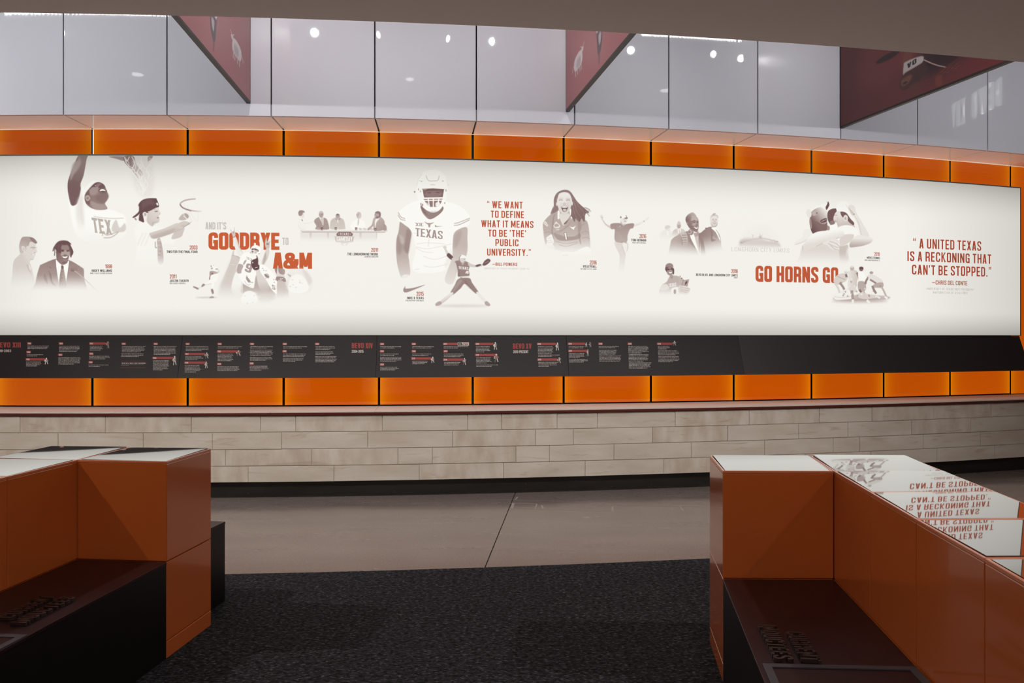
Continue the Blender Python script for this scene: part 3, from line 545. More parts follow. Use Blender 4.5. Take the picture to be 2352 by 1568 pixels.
    c.poly([(1600, 885), (1620, 870), (1640, 885), (1635, 900), (1660, 950), (1640, 965), (1615, 905)], .2, 1, 2); c.poly([(1640, 965), (1662, 945), (1708, 990), (1690, 1015), (1650, 985)], .88, 1, 1.5)
    c.poly([(1690, 1012), (1708, 992), (1750, 1020), (1740, 1060)], .25, 1, 2)
    c.poly([(1725, 1030), (1780, 1020), (1860, 1040), (1875, 1080), (1865, 1120), (1868, 1180), (1760, 1190), (1758, 1120), (1740, 1060)], .6, 1, 2); c.poly([(1740, 1050), (1765, 1100), (1775, 1180), (1760, 1180)], .8, .5, 5)
    c.poly([(1860, 1040), (1900, 1060), (1960, 1070), (2010, 1055), (2010, 1075), (1940, 1090), (1870, 1080)], .25, 1, 2); c.poly([(1940, 1070), (1983, 1058), (1990, 1072), (1945, 1086)], .88, 1, 1); c.poly([(2010, 1060), (2030, 1025), (2065, 1003), (2090, 1018), (2080, 1040), (2050, 1065), (2020, 1075)], .85, 1, 1.5); c.line([(2030, 1050), (2075, 1025)], 5, .4, .8, 2)
    c.ell(1805, 1010, 30, 36, .2, 1, 2); c.poly([(1765, 1015), (1770, 975), (1800, 962), (1832, 975), (1838, 995), (1800, 995), (1780, 1000)], .03, 1, 2); c.line([(1768, 1018), (1772, 985), (1788, 968)], 7, .7, .9, 2); c.line([(1815, 1010), (1830, 1005)], 4, .8, .8, 1); c.ell(1822, 1034, 9, 3, .7, .7, 1); c.poly([(1790, 1040), (1820, 1050), (1800, 1070)], .35, .8, 4)
    c.text("TEXAS", 1760, 1862, 1108, 28, (246, 243, 238), .17, .1, 1, slab=True, y1=1118); c.text("4", 1830, 1868, 1158, 30, (235, 228, 222), .2, .1, 1)
    c.poly([(1758, 1188), (1870, 1180), (1872, 1205), (1762, 1212)], .1, 1, 1, sm=False); c.line([(1775, 1198), (1800, 1198)], 12, .6, .6, 2)
    c.poly([(1762, 1210), (1872, 1203), (1900, 1250), (1965, 1345), (1950, 1365), (1920, 1345), (1830, 1262), (1780, 1310), (1700, 1375), (1680, 1350), (1720, 1280)], .62, 1, 2); c.poly([(1762, 1220), (1800, 1230), (1740, 1310), (1700, 1360), (1690, 1345), (1725, 1280)], .45, .6, 8); c.poly([(1835, 1215), (1850, 1250), (1930, 1350), (1900, 1330), (1830, 1262)], .75, .5, 6)
    c.poly([(1680, 1352), (1702, 1372), (1590, 1465), (1560, 1450)], .1, 1, 2, t2=.25, grad=(1640, 1380, 1660, 1420)); c.poly([(1948, 1365), (1965, 1347), (2050, 1440), (2030, 1460)], .1, 1, 2)
    c.poly([(1525, 1465), (1565, 1440), (1590, 1460), (1570, 1480), (1530, 1488)], .42, 1, 2); c.poly([(2030, 1450), (2055, 1440), (2088, 1475), (2075, 1490), (2040, 1480)], .42, 1, 2)
    # ---- volleyball player
    c.view(1230, 420, 7.84)
    f = (550, 900, 550, 1320)
    c.poly([(300, 540), (400, 480), (640, 500), (860, 640), (940, 720), (975, 950), (985, 1180), (900, 1160), (820, 1180), (640, 1250), (350, 1200), (190, 1130), (140, 850), (150, 700)], .42, 1, 3, t2=.28, grad=(500, 700, 500, 1200), fade=f)
    c.poly([(330, 900), (520, 960), (700, 960), (800, 900), (790, 1000), (560, 1040), (400, 1020)], .5, .9, 6); c.poly([(310, 640), (350, 560), (330, 760), (310, 860), (340, 1080), (290, 900)], .6, .6, 10)
    c.poly([(780, 620), (830, 780), (800, 900), (820, 1100), (790, 1050), (760, 800)], .6, .5, 10)
    for q in (((150, 850), (230, 830), (300, 860)), ((160, 900), (240, 880), (320, 910)), ((340, 900), (450, 860), (600, 760)), ((820, 900), (900, 870), (960, 900)), ((830, 1000), (920, 980), (980, 1010)), ((360, 1050), (540, 1090), (760, 1060)), ((420, 1110), (560, 1140), (760, 1080)), ((440, 650), (480, 740), (560, 790)), ((640, 700), (560, 800), (420, 900)), ((830, 760), (880, 740)), ((200, 1000), (300, 1000))): c.line(q, 8, .62, .5, 5)
    for q in (((170, 820), (280, 850)), ((400, 1080), (700, 1100)), ((840, 950), (950, 940)), ((350, 600), (330, 720))): c.line(q, 10, .25, .5, 6)
    c.poly([(400, 520), (430, 500), (440, 620), (400, 650)], .02, 1, 2); c.poly([(610, 490), (640, 500), (640, 600), (610, 640), (650, 600), (655, 640), (640, 640)], .02, 1, 2)
    c.poly([(430, 560), (620, 560), (560, 700), (510, 770), (460, 700)], .17, 1, 4)
    c.poly([(330, 540), (300, 480), (330, 420), (330, 300), (370, 200), (450, 140), (560, 125), (640, 170), (740, 320), (840, 420), (900, 470), (960, 530), (900, 560), (880, 700), (830, 640), (790, 700), (720, 640), (700, 700), (640, 600), (560, 720), (515, 750), (520, 720), (600, 640), (640, 560), (620, 450), (420, 470)], .66, 1, 3, t2=.75, grad=(500, 200, 800, 550))
    for q in (((700, 300), (760, 420), (850, 520), (860, 640)), ((690, 360), (720, 500), (800, 620)), ((860, 440), (960, 470), (990, 520)), ((880, 500), (940, 560), (970, 600)), ((660, 420), (690, 560), (760, 680)), ((640, 250), (700, 420)), ((340, 400), (310, 460), (290, 520)), ((900, 440), (960, 500), (940, 560)), ((830, 560), (880, 620), (870, 680)), ((360, 260), (380, 340))):
        c.line(q, 9, .85, .6, 3); c.line([(x+14, y+4) for x, y in q], 6, .4, .6, 3)
    c.poly([(275, 560), (300, 480), (330, 450), (400, 460), (400, 500)], .66, .9, 4)
    c.poly([(400, 260), (430, 190), (520, 165), (600, 185), (640, 250), (660, 340), (640, 420), (610, 500), (550, 570), (500, 575), (440, 510), (400, 420), (385, 330)], .08, 1, 3, t2=.2, grad=(520, 200, 520, 560))
    c.ell(385, 380, 14, 35, .15, 1, 3); c.ell(660, 370, 14, 35, .15, 1, 3); c.poly([(560, 300), (640, 300), (620, 450), (570, 540)], .25, .4, 16)
    for x in (455, 585): c.line([(x-35, 315), (x, 303), (x+35, 312)], 13, .62, .8, 4); c.line([(x-42, 285), (x, 272), (x+42, 282)], 9, .4, .6, 4)
    c.poly([(490, 370), (520, 350), (555, 370), (540, 392), (505, 392)], .3, .8, 5); c.ell(505, 384, 7, 5, .6, .7, 2); c.ell(538, 384, 7, 5, .6, .7, 2)
    c.line([(470, 350), (450, 420), (460, 480)], 7, .35, .7, 4); c.line([(570, 360), (595, 420), (590, 490)], 7, .35, .7, 4)
    c.poly([(465, 430), (520, 412), (582, 430), (570, 480), (545, 515), (500, 515), (478, 480)], .82, 1, 2); c.poly([(472, 428), (520, 418), (575, 428), (560, 443), (485, 443)], 0, 1, 1.5); c.poly([(495, 475), (520, 465), (555, 475), (545, 508), (505, 508)], .2, .9, 5)
    c.poly([(320, 770), (350, 720), (370, 695), (400, 720), (445, 770), (420, 810), (350, 810)], .1, .9, 3); c.poly([(345, 745), (400, 740), (420, 775), (350, 790)], .5, .8, 4); c.line([(370, 845), (430, 838)], 9, .03, 1, 2)
    c.poly([(610, 782), (650, 795), (680, 795), (725, 770), (700, 810), (690, 845), (665, 830)], .02, 1, 1, sm=False)
    c.poly([(160, 690), (185, 690), (230, 760), (215, 790), (150, 735)], .05, .8, 3, sm=False); c.line([(165, 715), (215, 760)], 10, .5, .6, 3)
    c.poly([(510, 897), (556, 890), (572, 1025), (540, 1025)], .7, .9, 2, sm=False); c.poly([(520, 902), (550, 898), (565, 1018), (545, 1020)], .02, 1, 1, sm=False)
    c.poly([(195, 990), (240, 950), (290, 925), (310, 970), (335, 1060), (310, 1100), (350, 1180), (350, 1330), (200, 1300), (190, 1120), (210, 1060)], .05, 1, 5, fade=(260, 1080, 260, 1320))
    for q in (((210, 1000), (290, 985)), ((215, 1040), (300, 1025)), ((225, 1075), (310, 1065))): c.line(q, 7, .32, .7, 3)
    c.poly([(480, 1260), (560, 1240), (700, 1240), (900, 1150), (985, 1180), (970, 1300), (700, 1320), (490, 1310)], .03, .95, 6, fade=(700, 1200, 700, 1360)); c.line([(490, 1300), (590, 1300)], 9, .2, .6, 4)
    # ---- coach with arms out
    c.view(1370, 470, 7.127)
    c.poly([(310, 600), (500, 610), (520, 720), (480, 810), (460, 1000), (450, 1120), (360, 1120), (380, 850), (310, 680)], .17, 1, 3, fade=(420, 750, 420, 1140)); c.poly([(430, 640), (500, 650), (490, 780), (470, 800)], .05, .8, 5); c.line([(420, 680), (470, 810)], 8, .35, .6, 3); c.line([(330, 650), (420, 670), (390, 760)], 6, .3, .4, 4)
    c.poly([(60, 190), (90, 165), (105, 200), (115, 250), (160, 310), (240, 350), (240, 395), (150, 340), (100, 270)], .17, 1, 2); c.line([(110, 260), (160, 325), (235, 380)], 8, .4, .7, 3); c.line([(85, 200), (105, 220)], 8, .5, .6, 2)
    c.poly([(605, 320), (700, 290), (780, 255), (840, 205), (860, 215), (800, 270), (720, 320), (610, 360)], .1, 1, 2); c.line([(615, 350), (720, 315)], 6, .3, .6, 3); c.line([(770, 262), (785, 280)], 9, .55, .9, 2)
    c.poly([(235, 315), (370, 300), (440, 330), (520, 310), (612, 308), (600, 380), (550, 400), (510, 500), (490, 610), (310, 600), (300, 420), (290, 400), (240, 395)], .53, 1, 2, t2=.4, grad=(400, 330, 400, 600))
    for q in (((320, 430), (370, 510), (410, 590)), ((350, 440), (400, 510), (430, 580)), ((540, 400), (500, 470)), ((320, 340), (380, 380), (440, 370))): c.line(q, 6, .35, .6, 3)
    c.line([(320, 330), (310, 400)], 8, .65, .5, 5); c.poly([(400, 300), (440, 330), (470, 300), (455, 345), (430, 340)], .3, .9, 2)
    c.poly([(400, 230), (500, 210), (500, 270), (480, 310), (440, 330), (400, 290)], .12, 1, 2); c.line([(440, 235), (495, 232)], 8, .5, .8, 3); c.ell(468, 270, 20, 7, .55, .8, 3); c.poly([(395, 270), (430, 320), (470, 320), (450, 335), (400, 310)], .55, .6, 5)
    c.poly([(385, 210), (400, 175), (440, 163), (490, 175), (512, 210), (490, 225), (450, 215), (400, 235)], .04, 1, 2); c.poly([(455, 222), (490, 205), (514, 215), (500, 230)], .7, 1, 2); c.ell(398, 205, 12, 18, .65, .9, 2); c.line([(480, 172), (500, 205)], 7, .8, .9, 1)
    c.poly([(375, 345), (395, 350), (385, 360)], .1, .9, 1); c.line([(405, 612), (490, 622)], 18, .5, .9, 3); c.poly([(430, 615), (475, 620), (470, 635), (435, 632)], .1, .9, 1)
    # ---- men in suits arriving
    f = (1400, 560, 1400, 850)
    c.poly([(1040, 500), (1060, 450), (1130, 410), (1210, 420), (1240, 520), (1200, 600), (1050, 600)], .1, .9, 8, fade=(1100, 450, 1100, 600)); c.ell(1165, 385, 42, 48, .12, .9, 5); c.poly([(1120, 380), (1130, 345), (1180, 335), (1215, 360), (1200, 375), (1140, 400)], .22, .8, 5); c.line([(1160, 430), (1170, 500)], 22, .02, .8, 4)
    c.poly([(1240, 460), (1300, 395), (1420, 400), (1450, 460), (1400, 560), (1260, 560)], .26, .9, 4, fade=(1320, 420, 1320, 560)); c.ell(1350, 340, 34, 52, .42, 1, 3, t2=.25, grad=(1350, 380, 1350, 300)); c.poly([(1325, 300), (1345, 265), (1375, 290), (1375, 315), (1330, 315)], .25, 1, 3); face(c, 1352, 345, 60, 80, .4, 0, 0, .8); c.poly([(1330, 400), (1380, 395), (1370, 470), (1340, 470)], .05, 1, 2); c.line([(1355, 405), (1358, 460)], 9, .4, .8, 2)
    c.poly([(1210, 640), (1260, 540), (1400, 470), (1500, 430), (1600, 480), (1700, 480), (1760, 640), (1740, 900), (1220, 900)], .4, 1, 3, fade=f, t2=.55, grad=(1280, 600, 1640, 560)); c.poly([(1480, 440), (1560, 500), (1640, 720), (1600, 700), (1500, 580)], .6, .6, 6, fade=f)
    c.poly([(1530, 500), (1620, 460), (1680, 500), (1710, 700), (1700, 860), (1640, 740)], .01, 1, 2, fade=(1650, 700, 1650, 900)); c.poly([(1600, 480), (1650, 480), (1690, 600), (1690, 800), (1640, 650)], .3, .9, 3, fade=(1650, 600, 1650, 850)); c.poly([(1590, 465), (1640, 465), (1645, 520), (1615, 520)], .42, 1, 2)
    c.poly([(1345, 475), (1430, 450), (1480, 480), (1495, 600), (1480, 700), (1400, 660), (1395, 560)], .3, .95, 3, fade=(1430, 550, 1430, 720)); c.line([(1345, 480), (1390, 540), (1405, 660)], 9, .6, .9, 2)
    for y in (500, 540, 580, 620): c.line([(1400, y), (1480, y-4)], 14, .6, .8, 4, fade=(1430, 560, 1430, 680))
    c.poly([(1460, 240), (1480, 190), (1560, 190), (1640, 200), (1670, 260), (1672, 360), (1655, 440), (1620, 445), (1540, 400), (1490, 330)], .72, 1, 2, t2=.5, grad=(1500, 350, 1640, 250)); c.poly([(1560, 200), (1640, 205), (1650, 260), (1560, 270)], .3, .7, 10); c.poly([(1560, 320), (1600, 300), (1640, 310), (1600, 350)], .35, .7, 9)
    c.poly([(1458, 240), (1490, 170), (1580, 125), (1638, 195), (1560, 185), (1520, 230), (1500, 290), (1480, 300)], .72, 1, 3, t2=.35, grad=(1500, 250, 1590, 130))
    c.line([(1560, 275), (1600, 258), (1625, 270)], 9, .95, .8, 2); c.line([(1640, 270), (1668, 275)], 8, .95, .8, 2); c.ell(1600, 283, 18, 6, .95, .8, 2); c.ell(1655, 290, 12, 6, .95, .8, 2); c.ell(1640, 330, 16, 8, .85, .7, 4)
    c.poly([(1580, 350), (1640, 370), (1672, 345), (1650, 405), (1610, 395)], .8, .9, 3); c.poly([(1590, 357), (1640, 376), (1668, 352), (1648, 395), (1612, 385)], 0, 1, 2); c.ell(1490, 310, 12, 26, .5, .8, 4)
    c.ell(1545, 448, 46, 52, .55, 1, 2); c.ell(1528, 445, 32, 34, .3, .8, 2); c.ell(1522, 445, 20, 22, .6, 1, 2); c.ell(1660, 475, 22, 38, .5, .9, 3)
    c.poly([(1670, 520), (1720, 450), (1780, 400), (1860, 360), (1960, 400), (2030, 540), (2050, 700), (2100, 760), (2080, 900), (1740, 900)], .62, 1, 2, fade=(1850, 480, 1900, 800), t2=.45, grad=(1750, 420, 2000, 640)); c.poly([(1860, 365), (1900, 470), (1900, 560), (1960, 570), (1880, 600), (1880, 480)], .75, .5, 5); c.line([(1900, 520), (1960, 570)], 9, .3, .8, 2); c.line([(1960, 400), (2010, 500), (2030, 580)], 9, .8, .7, 2); c.ell(1795, 385, 14, 9, .95, .8, 2)
    c.poly([(1880, 380), (1960, 380), (2020, 520), (2025, 590), (1950, 450)], .01, 1, 2); c.line([(1950, 405), (1990, 460), (2020, 540)], 9, .45, .9, 2)
    c.ell(1925, 262, 62, 98, .12, 1, 3, t2=.22, grad=(1925, 200, 1925, 360)); c.poly([(1870, 290), (1900, 345), (1950, 345), (1980, 290), (1970, 350), (1925, 368), (1885, 350)], .42, .8, 6); face(c, 1930, 262, 105, 150, .15, .1, 1, .8); c.poly([(1862, 240), (1875, 180), (1900, 160), (1900, 150), (1945, 138), (1930, 155), (1985, 175), (1990, 230), (1960, 185), (1890, 195)], .3, .9, 4); c.line([(1905, 160), (1950, 145)], 13, .62, .7, 4)
    # ---- fan in sunglasses with a phone
    f = (1300, 1350, 1300, 1500)
    c.poly([(1150, 1260), (1200, 1170), (1290, 1160), (1360, 1180), (1400, 1260), (1380, 1480), (1050, 1480), (1060, 1330)], .37, 1, 3, fade=(1250, 1250, 1250, 1500)); c.poly([(1060, 1320), (1150, 1300), (1180, 1380), (1050, 1400)], .1, .8, 6); c.text("TEXAS", 1180, 1305, 1350, 56, (246, 243, 240), .17, .1, 1, slab=True, y1=1330)
    c.poly([(1230, 1370), (1340, 1350), (1330, 1470), (1240, 1470)], .04, .9, 4, fade=(1290, 1400, 1290, 1500)); c.poly([(1265, 1395), (1300, 1390), (1300, 1450), (1270, 1455)], .45, .9, 2)
    c.poly([(1200, 1150), (1250, 1150), (1250, 1200), (1220, 1210)], .5, .9, 3); c.ell(1205, 1085, 58, 72, .5, 1, 2, rot=.1); c.poly([(1125, 1060), (1135, 1010), (1170, 1010), (1160, 1080), (1150, 1100)], .85, 1, 3); c.poly([(1240, 1040), (1270, 1050), (1270, 1130), (1250, 1130)], .85, 1, 3)
    c.poly([(1130, 1010), (1145, 975), (1195, 955), (1245, 975), (1255, 1020), (1200, 1005), (1160, 1020)], .58, 1, 2); c.poly([(1145, 1025), (1200, 1005), (1252, 1025), (1250, 1040), (1200, 1025), (1150, 1045)], .8, .8, 2)
    c.ell(1178, 1058, 24, 14, .92, .95, 2); c.ell(1228, 1052, 22, 14, .92, .95, 2); c.poly([(1175, 1090), (1215, 1095), (1245, 1080), (1235, 1125), (1205, 1135), (1185, 1120)], .75, .9, 3); c.poly([(1182, 1095), (1215, 1102), (1240, 1090), (1230, 1118), (1200, 1124)], 0, 1, 2)
    c.poly([(1340, 1190), (1380, 1190), (1420, 1240), (1390, 1290), (1350, 1270)], .35, 1, 3); c.ell(1370, 1172, 6, 12, .9, .9, 2); c.ell(1398, 1205, 10, 12, .85, .9, 2); c.ell(1420, 1230, 8, 8, .8, .9, 2)
    c.poly([(1410, 1240), (1518, 1218), (1490, 1340), (1390, 1315)], .5, 1, 1.5, sm=False); c.poly([(1425, 1250), (1500, 1235), (1480, 1325), (1405, 1308)], .38, 1, 1.5, sm=False); c.poly([(1460, 1260), (1490, 1250), (1480, 1285), (1455, 1315), (1450, 1290)], .9, 1, 2)
    c.poly([(1350, 1330), (1400, 1325), (1520, 1360), (1530, 1400), (1480, 1470), (1380, 1450), (1340, 1400)], .18, 1, 4, fade=(1430, 1400, 1430, 1500))
    for q in (((1370, 1340), (1440, 1360), (1520, 1380)), ((1365, 1370), (1430, 1395), (1510, 1410)), ((1375, 1400), (1430, 1425), (1480, 1435))): c.line(q, 7, .42, .7, 3)
    # ---- concert crowd over the pale sign
    c.view(1640, 440, 3.303)
    c.poly([(190, 400), (200, 370), (240, 350), (300, 350), (345, 345), (400, 370), (460, 378), (500, 400), (480, 430), (220, 425)], .42, .75, 8, fade=(340, 370, 340, 440))
    for k in range(46):
        x = 205+k*6.2; y = 352+((k-24)/24)**2*34+rng.random()*6
        c.ell(x, y, 4.6, 5.5, .45, .85, 1.2, fade=(x, y+6, x, y+30))
    c.line([(295, 350), (294, 330), (288, 325)], 5, .5, .8, 1.5); c.line([(298, 335), (304, 328)], 4, .5, .8, 1); c.ell(352, 345, 13, 12, .55, .9, 2); c.line([(350, 335), (348, 318)], 5, .5, .8, 2); c.line([(360, 335), (372, 325)], 4, .4, .8, 2)
    c.poly([(220, 330), (300, 270), (400, 260), (480, 330), (480, 380), (220, 380)], .08, .6, 26)
    # ---- embrace
    c.view(1800, 440, 5.6)
    c.poly([(210, 820), (240, 720), (330, 640), (560, 600), (760, 660), (810, 760), (800, 940), (210, 940)], .2, .9, 8, fade=(500, 720, 500, 950)); c.poly([(720, 700), (830, 690), (815, 920), (735, 920)], .32, .8, 6, fade=(780, 750, 780, 930)); c.poly([(830, 720), (1010, 700), (1010, 900), (820, 900)], .06, .8, 14, fade=(900, 740, 900, 900))
    c.poly([(250, 520), (300, 480), (380, 520), (400, 560), (300, 620), (150, 690), (150, 640), (240, 590)], .08, 1, 5); c.line([(150, 680), (240, 650), (330, 600)], 10, .3, .6, 6)
    c.poly([(565, 270), (600, 230), (680, 220), (670, 300), (650, 410), (600, 420), (565, 350)], .85, 1, 3); c.poly([(600, 380), (660, 370), (650, 420), (600, 425)], .65, .9, 4); c.line([(630, 215), (636, 235)], 9, .8, .8, 3)
    c.poly([(345, 300), (335, 420), (390, 550), (550, 500), (560, 400), (540, 300), (400, 280)], .75, 1, 2, t2=.9, grad=(450, 450, 380, 520)); c.poly([(335, 350), (350, 345), (365, 470), (345, 460)], .5, .9, 4)
    c.poly([(345, 340), (350, 270), (420, 215), (500, 195), (550, 240), (562, 340), (550, 400), (500, 420), (440, 390)], .72, 1, 2, t2=.12, grad=(400, 380, 530, 240)); c.ell(325, 280, 34, 54, .12, 1, 3, rot=-.2); c.poly([(365, 260), (400, 250), (430, 280), (400, 310), (370, 300)], .35, .8, 6); c.ell(425, 275, 12, 10, .75, .8, 3)
    c.poly([(475, 370), (545, 340), (550, 385), (490, 400)], .9, 1, 3); 
    for k in range(5): c.ell(492+k*13, 382-k*6, 4, 7, .1, .9, 1)
    c.poly([(380, 215), (450, 180), (530, 150), (560, 165), (550, 240), (480, 200)], .03, 1, 4); c.poly([(570, 125), (588, 165), (570, 210), (550, 235), (540, 200), (560, 160)], .9, 1, 2)
    c.poly([(640, 340), (675, 260), (760, 260), (830, 310), (900, 420), (900, 470), (690, 460), (690, 410), (655, 385)], .14, 1, 3, t2=.3, grad=(700, 300, 720, 440)); c.poly([(730, 260), (800, 270), (860, 350), (905, 400), (895, 430), (830, 380), (810, 310), (760, 330)], .82, 1, 2); c.ell(797, 340, 30, 42, .15, 1, 3); c.ell(795, 345, 14, 20, .45, .7, 4)
    c.line([(650, 300), (690, 305)], 7, .6, .8, 2); c.poly([(655, 372), (680, 380), (670, 392)], .5, .8, 2); c.line([(690, 330), (700, 440)], 12, .4, .4, 8)
    c.poly([(680, 240), (690, 160), (760, 120), (830, 150), (870, 250), (900, 380), (830, 280), (740, 250)], .03, 1, 3); c.line([(800, 160), (840, 240), (890, 330)], 6, .25, .6, 4)
    c.poly([(860, 170), (910, 190), (940, 280), (1030, 430), (1100, 570), (1060, 640), (1000, 600), (960, 440), (900, 300), (830, 200)], .13, 1, 4); c.line([(900, 300), (960, 400), (1000, 560)], 9, .3, .6, 6); c.poly([(830, 200), (880, 250), (910, 290), (880, 300)], .35, .7, 4); c.ell(907, 290, 8, 6, .8, .8, 2)
    c.poly([(590, 440), (680, 420), (690, 480), (600, 500)], .02, 1, 3); c.poly([(560, 440), (590, 450), (590, 490), (560, 495)], .6, .9, 3)
    c.poly([(690, 470), (790, 430), (900, 450), (960, 520), (940, 620), (720, 700), (690, 560)], .03, 1, 4); c.poly([(740, 570), (900, 550), (860, 640), (730, 700)], .22, .9, 5)
    c.poly([(860, 640), (950, 560), (1080, 580), (1140, 600), (1130, 650), (1040, 690), (900, 715), (850, 710)], .1, 1, 4, t2=.4, grad=(1000, 600, 1000, 700))
    c.poly([(240, 700), (330, 580), (420, 520), (560, 500), (740, 500), (780, 550), (700, 600), (560, 630), (420, 700), (270, 765), (235, 740)], .04, 1, 3, t2=.16, grad=(500, 540, 520, 640)); c.line([(420, 700), (560, 640), (720, 590)], 6, .4, .6, 3); c.line([(240, 690), (250, 755)], 5, .4, .8, 1.5)
    c.poly([(500, 660), (640, 600), (720, 640), (700, 690), (720, 760), (620, 740), (560, 690)], .12, 1, 4)
    for q in (((590, 640), (660, 660), (720, 700)), ((570, 665), (640, 700), (700, 720)), ((600, 690), (660, 740), (730, 755))): c.line(q, 8, .42, .7, 3)
    # ---- dog pile
    c.ell(980, 1400, 360, 24, .38, .9, 22); c.poly([(640, 1360), (800, 1330), (1300, 1340), (1340, 1380), (1000, 1400), (700, 1395)], .5, .6, 10)
    c.poly([(640, 1330), (680, 1310), (860, 1310), (900, 1370), (760, 1390), (660, 1385)], .06, 1, 3); c.line([(740, 1300), (850, 1240)], 20, .1, 1, 4); c.line([(650, 1350), (740, 1360), (860, 1350)], 8, .35, .6, 4)
    def limb(p, w, t): c.line(p, w, t, 1, 2)
    c.poly([(640, 1160), (680, 1080), (770, 1050), (830, 1090), (800, 1150), (740, 1180), (700, 1200)], .22, 1, 3); c.ell(805, 1035, 26, 30, .2, 1, 3); c.poly([(770, 1020), (810, 1000), (835, 1015), (830, 1030)], .08, 1, 2); limb([(720, 1170), (760, 1220), (780, 1260)], 28, .55); limb([(660, 1180), (700, 1240), (720, 1300)], 26, .2); limb([(800, 1060), (810, 1100)], 26, .7); c.line([(690, 1090), (790, 1130)], 9, .5, .6, 4)
    c.poly([(835, 1030), (880, 1005), (940, 1020), (960, 1090), (940, 1160), (930, 1230), (830, 1230), (830, 1120)], .14, 1, 3, t2=.26, grad=(840, 1100, 940, 1100)); c.ell(880, 985, 27, 30, .35, 1, 3); c.poly([(855, 975), (870, 955), (900, 960), (890, 975)], .15, 1, 2); limb([(940, 1040), (965, 1090), (985, 1150)], 28, .6); c.poly([(840, 1230), (920, 1230), (930, 1290), (850, 1280)], .18, 1, 3); limb([(875, 1270), (885, 1340), (890, 1390)], 34, .5); limb([(890, 1385), (888, 1440)], 30, .08)
    c.poly([(960, 1040), (1030, 1040), (1050, 1110), (1020, 1160), (970, 1150)], .02, 1, 3); c.ell(998, 995, 27, 28, .75, 1, 3); c.poly([(970, 985), (985, 965), (1020, 970), (1024, 995), (990, 990)], .9, 1, 2); c.poly([(960, 1160), (1040, 1160), (1060, 1250), (1010, 1290), (960, 1260)], .4, 1, 4); limb([(1020, 1270), (1050, 1340), (1090, 1400)], 30, .35); limb([(1070, 1395), (1105, 1430)], 30, .06); limb([(975, 1260), (1000, 1300)], 26, .7)
    c.poly([(1070, 1090), (1130, 1060), (1230, 1110), (1275, 1150), (1270, 1190), (1180, 1180), (1110, 1130)], .14, 1, 3); c.ell(1128, 1042, 24, 18, .45, 1, 3); limb([(1090, 1100), (1060, 1150), (1050, 1190)], 26, .6); limb([(1110, 1130), (1160, 1160), (1190, 1180)], 22, .6); c.poly([(1180, 1180), (1275, 1170), (1275, 1230), (1200, 1235), (1140, 1230)], .4, 1, 3); limb([(1140, 1210), (1160, 1260), (1190, 1310)], 28, .6); limb([(1255, 1220), (1290, 1280), (1320, 1350)], 24, .35); limb([(1300, 1350), (1335, 1375)], 24, .05); limb([(1190, 1340), (1240, 1370)], 24, .1)
    c.poly([(940, 1330), (1010, 1290), (1060, 1310), (1180, 1330), (1200, 1360), (1020, 1380)], .2, .9, 5)
    for k in range(26):
        x = 680+rng.random()*560; y = 1100+rng.random()*250
        c.poly([(x, y), (x+18, y+6), (x+10, y+24), (x-6, y+14)], .6 if k % 2 else .04, .55, 3)

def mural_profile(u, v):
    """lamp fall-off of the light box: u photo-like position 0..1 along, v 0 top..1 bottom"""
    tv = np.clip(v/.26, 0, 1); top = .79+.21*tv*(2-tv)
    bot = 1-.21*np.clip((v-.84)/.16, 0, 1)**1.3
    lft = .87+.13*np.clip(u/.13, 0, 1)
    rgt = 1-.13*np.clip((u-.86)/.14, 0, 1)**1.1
    return top*bot*lft*rgt
